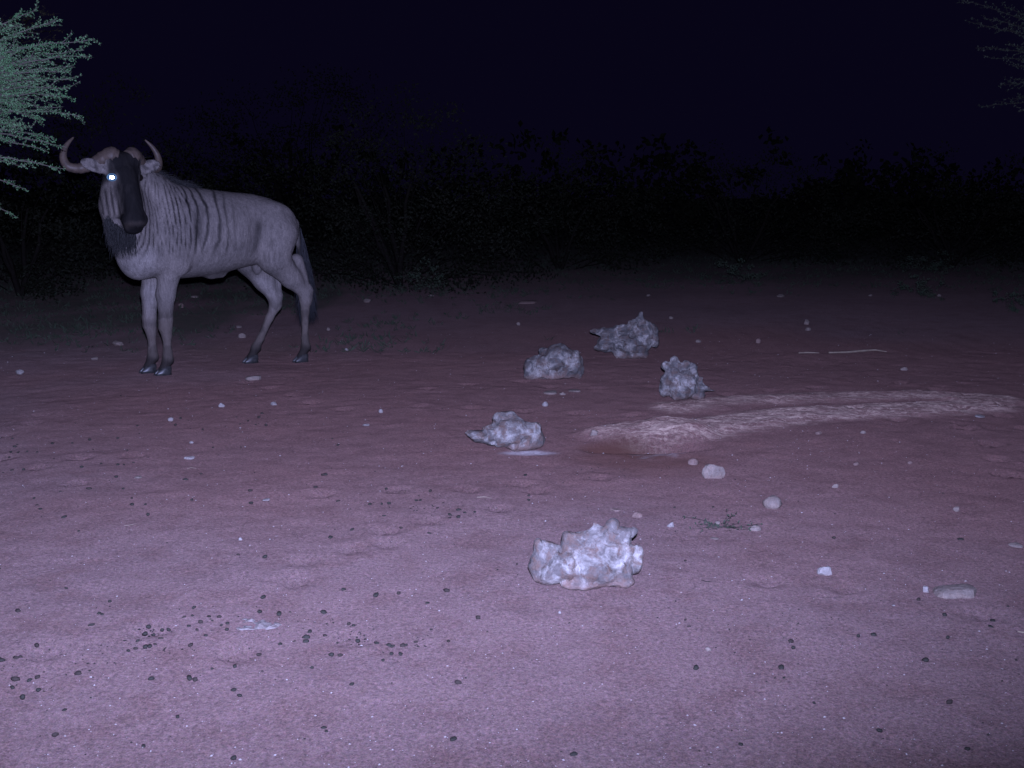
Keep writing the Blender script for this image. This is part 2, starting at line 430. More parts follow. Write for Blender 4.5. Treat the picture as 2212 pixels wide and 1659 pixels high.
for _k in range(26):                                                 # short tracks
    _x, _y, _a = rh.uniform(-3.2, 3.4), rh.uniform(2.3, 7.5), rh.uniform(0, 6.28)
    for _j in range(rh.randint(2, 6)):
        HOOFPRINTS.append((_x + _j * 0.32 * math.sin(_a) + rh.uniform(-.05, .05), _y + _j * 0.32 * math.cos(_a) + rh.uniform(-.05, .05), _a + rh.uniform(-.2, .2)))
build_ground()

# ------------------------------------------------------------------ wildebeest
def build_wildebeest():
    fw = np.array([-0.74, -0.67]); fw /= np.linalg.norm(fw)
    yaw = math.atan2(fw[1], fw[0])
    pf = (flat(152, 373.5) + flat(167, 375.5)) / 2; ph = (flat(253, 363) + flat(304, 362)) / 2
    O = (pf + ph) / 2
    root = empty('wildebeest', (O[0], O[1], 0), yaw)
    tag(root, 'grey wildebeest bull standing and staring at the camera, one eye glowing', 'wildebeest')
    R2 = np.array([[math.cos(yaw), -math.sin(yaw)], [math.sin(yaw), math.cos(yaw)]])
    def loc(w): return np.array([*(R2.T @ (np.asarray(w)[:2] - O)), w[2]])
    def foot(px, py): return loc(np.array([*flat(px, py), 0.0]))
    FR, FL, HR, HL = foot(151, 373), foot(166, 376), foot(253, 363), foot(303, 362)
    global WB; WB = (O, yaw)
    fld = Field((-1.0, -0.55, 0.03), (1.25, 0.75, 1.75), 0.0105)
    # --- trunk as a loft
    st = np.array([   # x, top, bottom, half width
        (-0.66, 1.000, 0.955, 0.02), (-0.61, 1.100, 0.86, 0.10), (-0.54, 1.175, 0.80, 0.165), (-0.44, 1.225, 0.765, 0.200),
        (-0.30, 1.255, 0.735, 0.215), (-0.12, 1.270, 0.700, 0.240), (0.06, 1.290, 0.670, 0.258), (0.24, 1.310, 0.660, 0.250),
        (0.40, 1.315, 0.660, 0.225), (0.52, 1.29, 0.685, 0.195), (0.60, 1.22, 0.73, 0.160), (0.66, 1.13, 0.79, 0.105), (0.70, 1.0, 0.90, 0.02)])
    def trunk(P):
        x, y, z = P[..., 0], P[..., 1], P[..., 2]
        f = lambda c: np.interp(x, st[:, 0], st[:, c])
        top, bot, hw = f(1), f(2), f(3); cz = (top + bot) / 2 + 0.02; hh = (top - bot) / 2
        q = np.sqrt((np.abs(y) / hw) ** 2.0 + (np.abs(z - cz) / hh) ** 2.25)
        d = (q - 1) * np.minimum(hw, hh)
        return np.maximum(d, np.maximum(x - 0.70, -0.66 - x))
    fld.apply(trunk, (-0.72, -0.3, 0.6), (0.72, 0.3, 1.4), 0.02)
    # --- shoulder, haunch and chest muscles
    for sy in (1, -1):
        fld.ell((0.40, 0.150 * sy, 0.98), (0.135, 0.095, 0.27), k=0.045)
        fld.ell((0.50, 0.13 * sy, 0.86), (0.12, 0.09, 0.13), k=0.06)
        fld.ell((-0.43, 0.125 * sy, 1.02), (0.18, 0.10, 0.19), k=0.05)
        fld.ell((-0.22, 0.265 * sy, 0.93), (0.05, 0.05, 0.17), k=0.09, sub=True)       # hollow of the flank
        fld.ell((0.235, 0.285 * sy, 0.90), (0.028, 0.035, 0.20), k=0.06, sub=True)     # behind the shoulder
        fld.ell((0.36, 0.165 * sy, 0.84), (0.085, 0.07, 0.13), k=0.03)                 # upper arm
    fld.ell((0.60, 0.0, 0.84), (0.11, 0.14, 0.15), k=0.07)
    fld.cone((0.04, 0, 0.705), 0.035, (-0.04, 0.0, 0.688), 0.014, k=0.07)          # sheath
    fld.ell((-0.33, 0.0, 0.735), (0.036, 0.036, 0.06), k=0.03)
    # --- head frame
    poll = loc(at_depth(123, 154, 7.36))
    hd = math.radians(-46) - yaw; Hf = np.array([math.cos(hd), math.sin(hd), 0]); up = np.array([0, 0, 1.0])
    pit = math.radians(19)
    n_ = math.cos(pit) * Hf + math.sin(pit) * up
    d_ = -math.cos(pit) * up + math.sin(pit) * Hf
    s_ = np.cross(n_, d_) * 1.0
    s_ = s_ if np.dot(s_, np.cross(up, Hf)) > 0 else -s_                            # animal's left
    H = lambda s, d, n: poll + s * s_ + d * d_ + n * n_
    RH = np.column_stack([s_, d_, n_])
    # --- neck
    nb = poll + 0.05 * d_ - 0.14 * n_
    fld.chain([((0.36, 0, 1.16), 0.145), ((0.50, 0.02, 1.295), 0.120), ((0.64, 0.085, 1.395), 0.100), (nb + 0.04 * up, 0.085)], k=0.10)
    fld.chain([((0.50, 0, 1.00), 0.175), ((0.64, 0.05, 1.09), 0.150), ((0.73, 0.12, 1.20), 0.125), (H(0, 0.17, -0.17), 0.095)], k=0.10)
    fld.chain([((0.58, 0.02, 0.88), 0.14), ((0.68, 0.10, 1.02), 0.115), ((0.74, 0.17, 1.12), 0.085)], k=0.09)
    # --- head
    fld.ell(H(0, 0.10, -0.085), (0.092, 0.14, 0.11), RH, k=0.04)
    fld.cone(H(0, 0.14, -0.050), 0.082, H(0, 0.42, -0.040), 0.066, k=0.04)
    fld.ell(H(0, 0.30, 0.005), (0.058, 0.20, 0.040), RH, k=0.03)
    fld.cone(H(0, 0.20, -0.165), 0.070, H(0, 0.445, -0.095), 0.045, k=0.05)
    for sg in (1, -1):
        fld.ell(H(0.058 * sg, 0.21, -0.12), (0.042, 0.12, 0.075), RH, k=0.04)
        fld.ell(H(0.082 * sg, 0.125, -0.030), (0.026, 0.040, 0.034), RH, k=0.03)
        fld.ell(H(0.055 * sg, 0.03, -0.03), (0.075, 0.055, 0.06), RH, k=0.03)
        # ear: a leaf-shaped shell
        a, b_ = H(0.095 * sg, 0.090, -0.060), H(0.262 * sg, 0.040, -0.050)
        ex = (b_ - a) / np.linalg.norm(b_ - a)
        en = n_ - ex * np.dot(n_, ex); en /= np.linalg.norm(en); ez = np.cross(en, ex)
        RE = np.column_stack([ex, ez, en])
        c = a * 0.46 + b_ * 0.54
        fld.ell(c, (0.095, 0.046, 0.021), RE, k=0.02)
        fld.ell(c + 0.024 * en + 0.004 * ex, (0.072, 0.030, 0.016), RE, k=0.008, sub=True)
        fld.cone(H(0.075 * sg, 0.10, -0.07), 0.036, a + 0.03 * ex, 0.026, k=0.02)
    fld.ell(H(0, 0.440, -0.030), (0.088, 0.058, 0.066), RH, k=0.03)
    fld.ell(H(0, 0.488, -0.075), (0.062, 0.034, 0.045), RH, k=0.025)
    for sg in (1, -1):
        fld.ell(H(0.052 * sg, 0.442, 0.034), (0.014, 0.022, 0.014), RH, k=0.012, sub=True)
        fld.ell(H(0.103 * sg, 0.150, -0.020), (0.016, 0.020, 0.018), RH, k=0.012, sub=True)
    # --- legs
    def fleg(f, sy):
        fx, fy = f[0], f[1]
        fld.chain([((0.42, 0.125 * sy, 0.95), 0.105), ((0.41, 0.130 * sy, 0.80), 0.083), ((fx * 0.5 + 0.43 * 0.5, (fy + 0.125 * sy) / 2, 0.58), 0.064),
                   ((fx - 0.015, fy + 0.012 * sy, 0.40), 0.046), ((fx - 0.012, fy + 0.008 * sy, 0.345), 0.044), ((fx - 0.020, fy + 0.005 * sy, 0.29), 0.032),
                   ((fx - 0.022, fy, 0.17), 0.0285), ((fx - 0.020, fy, 0.115), 0.036), ((fx + 0.005, fy, 0.07), 0.026), ((fx + 0.022, fy, 0.045), 0.032)], k=0.025)
        fld.ell((fx - 0.048, fy, 0.105), (0.014, 0.02, 0.02), k=0.015)                # dew claw
    fleg(FL, 1); fleg(FR, -1)
    def hleg(f, hock, sy, stif):
        fx, fy = f[0], f[1]; hx, hz = hock
        fld.chain([((-0.43, 0.12 * sy, 0.98), 0.165), ((stif[0], 0.135 * sy, stif[1]), 0.115), (((stif[0] + hx) / 2 - 0.01, (0.13 * sy + fy) / 2, (stif[1] + hz) / 2 - 0.0), 0.078),
                   ((hx + 0.012, fy, hz + 0.03), 0.043), ((hx + 0.005, fy, hz - 0.03), 0.040), ((hx * 0.72 + fx * 0.28, fy, hz - 0.12), 0.030)], k=0.03)
        fld.chain([((hx * 0.72 + fx * 0.28, fy, hz - 0.12), 0.030), ((fx * 0.72 + hx * 0.28 - 0.012, fy, 0.185), 0.0265), ((fx - 0.028, fy, 0.115), 0.034), ((fx - 0.002, fy, 0.07), 0.027), ((fx + 0.018, fy, 0.045), 0.031)], k=0.02)
        fld.cone((hx - 0.03, fy, hz + 0.045), 0.022, (hx - 0.03, fy, hz - 0.02), 0.020, k=0.03)   # point of hock
        fld.cone((hx - 0.03, fy, hz + 0.05), 0.020, (stif[0] - 0.20, 0.12 * sy, stif[1] - 0.02), 0.05, k=0.04)   # tendon
        fld.ell((fx - 0.058, fy, 0.105), (0.014, 0.02, 0.02), k=0.015)
    hleg(HL, (HL[0] - 0.045, 0.50), 1, (-0.40, 0.80)); hleg(HR, (HR[0] - 0.215, 0.455), -1, (-0.35, 0.78))
    # --- tail dock
    fld.chain([((-0.60, 0, 1.11), 0.045), ((-0.660, 0.0, 1.05), 0.034), ((-0.70, 0.01, 0.90), 0.026), ((-0.715, 0.01, 0.72), 0.02)], k=0.03)
    V, Fc = fld.mesh(); V = relax(V, Fc, 2, 0.4)
    # --- coat markings, plus painted shade in the flank fold
    x, y, z = V.T; N = vnormals(V, Fc)
    hc = (V - poll) @ RH; hs, hdn, hn = hc.T
    hcut = -0.28 + 0.16 * smooth(0.30, 0.44, hdn)
    ishead = smooth(0.03, -0.02, np.abs(hs) - (0.135 + 0 * hs)) * smooth(0.0, 0.05, hn - hcut) * smooth(-0.12, -0.08, hdn) * smooth(0.66, 0.62, hdn) * smooth(0.90, 0.96, z)
    isear = smooth(0.10, 0.13, np.abs(hs)) * smooth(0.16, 0.13, hdn) * smooth(-0.25, -0.2, hn) * (z > 1.2)
    nz = fbm(V * 7, 3, 12); nf = fbm(V * np.array([30, 30, 9]), 3, 19)
    dark = np.zeros(len(V)); warm = np.zeros(len(V)); pale = np.zeros(len(V))
    # stripes on neck and ribs: their phase runs along the body axis, and along the neck further forward
    ph_ = x * 1.0 + 0.55 * np.clip(y, 0, 1) * (x > 0.3) + 0.10 * (z - 1.0) + 0.022 * nz
    ph_ = ph_ / (0.062 - 0.020 * smooth(0.25, 0.6, x)) + 0.85 * vnoise(V * np.array([4.0, 4.0, 1.6]), 4) + 0.12 * vnoise(V * np.array([13.0, 13.0, 4.0]), 6)
    wd = 0.14 * vnoise(np.column_stack([np.floor(ph_), 0 * x, z * 1.5]) + 0.5, 9)          # each stripe has its own width and length
    s1 = np.abs((ph_ % 1.0) - 0.5) * 2 + wd
    amp = smooth(-0.15, 0.15, x) * smooth(0.80, 0.95, z) * (1 - ishead) * (0.85 + 0.35 * vnoise(V * np.array([6, 6, 1.3]), 8))
    dark = np.maximum(dark, 0.95 * smooth(0.54, 0.96, s1 + 0.10 * nf) * amp)
    sh = smooth(0.14, 0.0, np.abs(x - 0.24 - 0.25 * (z - 1.05))) * smooth(0.86, 1.02, z) * smooth(1.26, 1.15, z)
    dark = np.maximum(dark, 0.6 * sh * smooth(-0.4, 0.5, fbm(V * np.array([16, 16, 4]), 3, 5)))
    fold_shade = smooth(0.055, 0.0, np.abs(x + 0.23 + 0.15 * (z - 0.95) - 0.9 * (z - 0.98) ** 2)) * smooth(0.78, 0.9, z) * smooth(1.16, 1.02, z)  # shading of the flank fold, painted into the coat colour
    dark = np.maximum(dark, 0.72 * fold_shade * (0.75 + 0.4 * nz))
    # face
    blaze = smooth(0.032, -0.022, np.abs(hs + 0.0) - (0.076 + 0.028 * smooth(0.20, 0.06, hdn)) + 0.030 * nz + 0.02 * nf) * smooth(-0.085, -0.045, hn)
    muz = smooth(0.385, 0.43, hdn + 0.02 * nz)
    chin = smooth(0.36, 0.41, hdn)
    cheek = smooth(0.03, 0.07, np.abs(hs)) * smooth(0.17, 0.22, hdn)
    lipb = smooth(0.03, 0.0, np.abs(hdn - 0.478 - 0.25 * hs ** 2)) * smooth(0.0, 0.3, nz + 0.25)
    face = np.clip(np.maximum.reduce([blaze, muz, chin]), 0, 1) * (0.98 - 0.14 * lipb - 0.05 * smooth(0.0, 0.6, nf))
    face = np.maximum(face, 0.55 * smooth(0.055, 0.0, np.hypot(np.abs(hs) - 0.095, hdn - 0.14)))
    face = np.maximum(face, 0.88 * smooth(0.185, 0.135, hdn + 0.015 * nz) * (np.abs(hs) < 0.12))
    cs = np.abs((((hs * 0.9 + 0.3 * hn) / 0.028) % 1) - 0.5) * 2
    face = np.maximum(face, 0.75 * cheek * smooth(0.35, 0.9, cs + 0.3 * nf))
    dark = np.where(ishead > 0.5, face, dark)
    warm = np.where(ishead > 0.5, np.maximum(0.10 * cheek, 0.6 * lipb), warm)
    dark = np.maximum(dark * (1 - isear), isear * (0.15 + 0.45 * smooth(0.1, 0.5, vnoise(V * 45, 3))))
    pale = np.maximum(pale, isear * 0.15)
    # legs: paler inside, dark fetlocks and knees; brown shanks
    low = smooth(0.70, 0.60, z)
    warm = np.maximum(warm, 0.45 * smooth(0.55, 0.3, z))
    dark = np.maximum(dark, 0.85 * smooth(0.22, 0.09, z + 0.03 * nz))
    dark = np.maximum(dark, 0.5 * smooth(0.07, 0.0, np.abs(z - 0.36)) * smooth(0.2, 0.3, x) * smooth(0.0, 0.4, nz + 0.3))
    inner = low * smooth(0.2, 0.7, -np.sign(y) * N[:, 1])
    pale = np.maximum(pale, 0.40 * inner * smooth(0.2, 0.34, z))
    pale = np.maximum(pale, 0.5 * smooth(0.5, 0.62, x) * smooth(0.98, 0.84, z) * (1 - ishead) * smooth(0.55, 0.7, z))
    st2 = fbm(V * np.array([55, 55, 9.0]), 3, 91)
    dark = np.maximum(dark, 0.16 * smooth(-0.05, 0.45, st2) * (1 - ishead) * smooth(0.60, 0.75, z))
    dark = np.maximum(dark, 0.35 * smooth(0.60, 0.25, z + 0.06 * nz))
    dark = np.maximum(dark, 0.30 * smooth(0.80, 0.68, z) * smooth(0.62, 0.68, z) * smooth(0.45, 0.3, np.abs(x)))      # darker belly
    dark = np.maximum(dark, 0.55 * smooth(-0.1, 0.35, fbm(V * 11, 3, 33)) * smooth(0.55, 0.40, z))                      # mottled shanks
    # crest, tail dock
    cy = np.interp(x, [0.28, 0.40, 0.52, 0.65, 0.80], [0, 0.01, 0.03, 0.085, 0.16])
    dark = np.maximum(dark, 0.95 * smooth(0.055, 0.02, np.abs(y - cy) + 0.02 * nf) * smooth(0.5, 0.8, N[:, 2]) * smooth(0.22, 0.30, x) * (z > 1.25) * (1 - ishead))
    dark = np.maximum(dark, 0.9 * smooth(-0.655, -0.69, x) * (z > 0.6))
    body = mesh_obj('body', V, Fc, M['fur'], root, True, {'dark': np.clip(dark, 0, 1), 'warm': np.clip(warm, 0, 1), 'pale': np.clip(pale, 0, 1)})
    body['label'] = 'grey brown coat with dark stripes and a black face'
    # --- short coat hair lying along the body
    rg = np.random.default_rng(5); nh = 85000
    A = V[Fc]; ar = np.linalg.norm(np.cross(A[:, 2] - A[:, 0], A[:, 3] - A[:, 1]), axis=1); ar = ar * (A[:, :, 2].mean(1) > 0.10)
    f = rg.choice(len(Fc), nh, p=ar / ar.sum()); uv = rg.random((nh, 2)); u, v = uv[:, :1], uv[:, 1:]
    bil = lambda Q: Q[:, 0] * (1 - u) * (1 - v) + Q[:, 1] * u * (1 - v) + Q[:, 2] * u * v + Q[:, 3] * (1 - u) * v
    P0 = bil(A[f]); Nn = bil(N[Fc[f]]); Nn /= np.linalg.norm(Nn, axis=1)[:, None] + 1e-9
    flow = np.where((ishead[Fc[f, 0]] > 0.5)[:, None], d_ + 0.0 * P0, np.array([-0.75, 0.0, -0.65]))
    flow = flow + 0.22 * rg.normal(size=(nh, 3)); flow -= Nn * (flow * Nn).sum(1)[:, None]; flow /= np.linalg.norm(flow, axis=1)[:, None] + 1e-9
    Lh = rg.uniform(0.008, 0.019, (nh, 1)) * (0.55 + 0.45 * smooth(0.35, 0.75, P0[:, 2:])); sd = np.cross(Nn, flow); wd_ = rg.uniform(0.0008, 0.0017, (nh, 1))
    HV = np.stack([P0 + sd * wd_ - Nn * 0.001, P0 - sd * wd_ - Nn * 0.001, P0 + flow * Lh + Nn * Lh * rg.uniform(0.04, 0.16, (nh, 1))], 1)
    keep = np.ones(nh, bool)
    for sg in (1, -1): keep &= np.linalg.norm(P0 - H(0.094 * sg, 0.150, -0.030), axis=1) > 0.040
    HV = HV[keep].reshape(-1, 3); nk = len(HV) // 3
    at3 = lambda a: np.repeat(np.clip(a, 0, 1)[Fc[f[keep], 0]], 3)
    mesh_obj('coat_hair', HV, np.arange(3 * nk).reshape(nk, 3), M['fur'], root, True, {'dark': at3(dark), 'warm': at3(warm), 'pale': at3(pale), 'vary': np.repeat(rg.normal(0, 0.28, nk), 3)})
    # --- horns
    for sg in (1, -1):
        prof = [(0.034, 0.018, -0.010, 0.046), (0.072, 0.006, -0.022, 0.062), (0.120, 0.018, -0.060, 0.050), (0.170, 0.036, -0.095, 0.040), (0.220, 0.050, -0.130, 0.035),
                (0.268, 0.046, -0.155, 0.032), (0.310, 0.028, -0.165, 0.029), (0.328, -0.020, -0.165, 0.025), (0.318, -0.072, -0.155, 0.020), (0.288, -0.118, -0.145, 0.014), (0.245, -0.158, -0.135, 0.0045)]
        ctr = np.array([H(a * sg, b_, c) for a, b_, c, r in prof]); rad = [p[3] for p in prof]
        tt = np.arange(len(prof)); tf = np.linspace(0, len(prof) - 1, 46)
        # Catmull-Rom resampling
        def cr(A, t):
            i = np.clip(t.astype(int), 0, len(A) - 2); f = (t - i)[:, None]
            p = lambda j: A[np.clip(i + j, 0, len(A) - 1)]
            return 0.5 * (2 * p(0) + (p(1) - p(-1)) * f + (2 * p(-1) - 5 * p(0) + 4 * p(1) - p(2)) * f ** 2 + (3 * p(0) - p(-1) - 3 * p(1) + p(2)) * f ** 3)
        C = cr(ctr, tf); Rr = np.interp(tf, tt, rad)
        Rr = Rr * (1 + (0.05 * np.sin(np.arange(46) * 2.3) + 0.03 * np.sin(np.arange(46) * 5.1)) * (tf < 5.5))
        tube('horn', C, Rr, 12, M['horn'], root)
    # --- eyes: a dark ball and, behind the pupil, the mirror-like layer that throws the flash back; a wider ring is added as its halo
    for sg in (1, -1):
        c = H(0.094 * sg, 0.150, -0.030)
        e = ball('eye', c, 0.0250, M['eye'], root)
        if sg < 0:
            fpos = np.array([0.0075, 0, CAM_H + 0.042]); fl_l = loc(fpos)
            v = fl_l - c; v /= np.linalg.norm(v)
            disc('eye_halo', c + v * 0.0245, v, 0.0290, M['eye_halo'], e, c)  # added dim metallic ring, makes the soft halo round the eye shine
            disc('tapetum', c + v * 0.0275, v, 0.0200, M['tapetum'], e, c)
    # --- hooves
    for f, sy in ((FL, 1), (FR, -1), (HL, 1), (HR, -1)):
        hoof(f, root)
    # --- black hair: mane, beard, tail
    rr = random.Random(11)
    crest = [np.array((0.20, 0, 1.325)), np.array((0.38, 0.01, 1.372)), np.array((0.52, 0.03, 1.425)), np.array((0.65, 0.085, 1.495)), nb + 0.10 * up]
    strands = []
    for i in range(3000):
        t = rr.random() * (len(crest) - 1); k = int(t); p = crest[k] * (1 - (t - k)) + crest[min(k + 1, len(crest) - 1)] * (t - k)
        side = rr.choice((-1, 1, 1)); dv = np.array([-0.75 + rr.uniform(-0.3, 0.2), side * rr.uniform(0.15, 0.6), rr.uniform(0.10, 0.5)])
        strands.append(hair(p + np.array([rr.uniform(-.01, .01), rr.uniform(-.02, .02), -0.012]), dv, rr.uniform(0.06, 0.13), 0.75, rr, 0.003))
    hair_obj('mane', strands, M['black_hair'], root)
    strands = []
    for i in range(1700):
        t = rr.random(); base = H(rr.uniform(-0.085, 0.075) - 0.03, 0.28 + 0.22 * t, -0.20 + 0.05 * t + rr.uniform(-0.03, 0.02))
        base = base * (1 - 0.35 * (1 - t)) + (0.35 * (1 - t)) * H(-0.06, 0.28, -0.25)
        dv = np.array([rr.uniform(-0.2, 0.2), rr.uniform(-0.25, 0.15), -1.0])
        strands.append(hair(base, dv, rr.uniform(0.08, 0.18), 0.4, rr, 0.0034))
    hair_obj('beard', strands, M['black_hair'], root)
    strands = []
    for i in range(4200):
        t = rr.random() ** 0.8; base = np.array([-0.695 - 0.02 * t, 0.01 + rr.uniform(-0.03, 0.03), 1.02 - 0.36 * t])
        dv = np.array([rr.uniform(-0.30, 0.06), rr.uniform(-0.20, 0.20), -1.0])
        strands.append(hair(base, dv, rr.uniform(0.22, 0.42), 0.45, rr, 0.0036))
    hair_obj('tail', strands, M['tail_hair'], root)

def tube(name, C, R, sides, mat, parent=None, cap=True):
    C = np.asarray(C); V = []; Fc = []
    prev = None
    for i, (c, r) in enumerate(zip(C, R)):
        t = C[min(i + 1, len(C) - 1)] - C[max(i - 1, 0)]; t = t / (np.linalg.norm(t) + 1e-9)
        a = np.cross(t, (0, 0, 1)) if prev is None else prev - t * np.dot(prev, t)
        if np.linalg.norm(a) < 1e-4: a = np.cross(t, (0, 1, 0))
        a = a / np.linalg.norm(a); prev = a; b_ = np.cross(t, a)
        for k in range(sides):
            an = 2 * math.pi * k / sides; V.append(c + r * (math.cos(an) * a + math.sin(an) * b_))
    for i in range(len(C) - 1):
        for k in range(sides):
            p = i * sides; q = (k + 1) % sides; Fc.append((p + k, p + q, p + sides + q, p + sides + k))
    if cap:
        Fc.append(tuple(range(sides))[::-1]); Fc.append(tuple((len(C) - 1) * sides + k for k in range(sides)))
    return mesh_obj(name, V, Fc, mat, parent)

def ball(name, c, r, mat, parent, seg=14, rings=9):
    V = []; Fc = []
    for i in range(rings + 1):
        th = math.pi * i / rings
        for k in range(seg):
            a = 2 * math.pi * k / seg
            V.append(np.asarray(c) + r * np.array([math.sin(th) * math.cos(a), math.sin(th) * math.sin(a), math.cos(th)]))
    for i in range(rings):
        for k in range(seg):
            Fc.append((i * seg + k, (i + 1) * seg + k, (i + 1) * seg + (k + 1) % seg, i * seg + (k + 1) % seg))
    return mesh_obj(name, V, Fc, mat, parent)

def disc(name, c, n, r, mat, parent, origin=None):
    a = np.cross(n, (0, 0, 1)); a /= np.linalg.norm(a); b_ = np.cross(n, a)
    V = [c + 0.0012 * n]; ns = 16
    for q in (0.6, 1.0):
        for k in range(ns):
            an = 2 * math.pi * k / ns
            V.append(c + r * q * (1.12 * math.cos(an) * a + 0.9 * math.sin(an) * b_) + n * (0.0012 if q < 1 else -0.003))
    Fc = [(0, 1 + k, 1 + (k + 1) % ns) for k in range(ns)]
    Fc += [(1 + k, 1 + ns + k, 1 + ns + (k + 1) % ns, 1 + (k + 1) % ns) for k in range(ns)]
    return mesh_obj(name, V, Fc, mat, parent, False)

def hoof(f, root):
    """cloven hoof: two pointed toes"""
    V = []; Fc = []
    for sy in (1, -1):
        base = len(V); ns = 12
        for h, fw, bk, w, sh in ((0.0, 0.078, -0.040, 0.0215, 0.0), (0.018, 0.070, -0.040, 0.0215, 0.002), (0.045, 0.045, -0.040, 0.020, -0.002), (0.062, 0.026, -0.032, 0.015, -0.006)):
            for k in range(ns):
                a = 2 * math.pi * k / ns; cx = math.cos(a); cy = math.sin(a)
                lx = (fw * cx if cx > 0 else -bk * cx) + sh
                ly = w * cy * (1 - 0.45 * max(cx, 0)) + sy * 0.0225 - sy * 0.004 * max(cx, 0)
                V.append((f[0] + lx + 0.006, f[1] + ly, h + 0.001))
        for i in range(3):
            for k in range(ns): Fc.append((base + i * ns + k, base + i * ns + (k + 1) % ns, base + (i + 1) * ns + (k + 1) % ns, base + (i + 1) * ns + k))
        Fc.append(tuple(base + k for k in range(ns))[::-1]); Fc.append(tuple(base + 3 * ns + k for k in range(ns)))
    V = np.array(V)
    wz = ground_z(*world_xy(f)); V[:, 2] += wz
    return mesh_obj('hoof', V, Fc, M['hoof'], root)
def world_xy(f):
    O, yaw = WB; c, s = math.cos(yaw), math.sin(yaw)
    return O[0] + c * f[0] - s * f[1], O[1] + s * f[0] + c * f[1]

def hair(p, dv, L, sag, rr, w=0.0025):
    dv = np.asarray(dv, float); dv /= np.linalg.norm(dv); pts = [np.asarray(p, float)]
    for i in range(4):
        pts.append(pts[-1] + dv * L / 4); dv = dv + np.array([rr.uniform(-.08, .08), rr.uniform(-.08, .08), -sag * 0.35]); dv /= np.linalg.norm(dv)
    return pts, w
def hair_obj(name, strands, mat, parent):
    V = []; Fc = []
    for pts, w in strands:
        t = pts[-1] - pts[0]; a = np.cross(t, (0.3, 0.2, 1.0)); a /= np.linalg.norm(a) + 1e-9
        b_ = np.cross(t, a); b_ /= np.linalg.norm(b_) + 1e-9
        o = len(V); n = len(pts)
        for i, p in enumerate(pts):
            ww = w * (1 - 0.85 * i / (n - 1))
            V += [p + a * ww, p - a * ww * 0.5 + b_ * ww * 0.87, p - a * ww * 0.5 - b_ * ww * 0.87]
        for i in range(n - 1):
            for k in range(3):
                q = (k + 1) % 3; Fc.append((o + 3 * i + k, o + 3 * i + q, o + 3 * i + 3 + q, o + 3 * i + 3 + k))
    return mesh_obj(name, V, Fc, mat, parent)

m, nt, b = nmat('dark_eye'); b.inputs['Base Color'].default_value = (0.012, 0.009, 0.008, 1); b.inputs['Roughness'].default_value = 0.08; M['eye'] = m
m, nt, b = nmat('eye_mirror_layer'); b.inputs['Base Color'].default_value = (0.85, 0.97, 0.95, 1); b.inputs['Metallic'].default_value = 1.0; b.inputs['Roughness'].default_value = 0.25; M['tapetum'] = m
m, nt, b = nmat('eye_halo_metal'); b.inputs['Base Color'].default_value = (0.20, 0.36, 0.42, 1); b.inputs['Metallic'].default_value = 1.0; b.inputs['Roughness'].default_value = 0.55; M['eye_halo'] = m  # rougher metal of the ring added for the eye shine's halo
build_wildebeest()

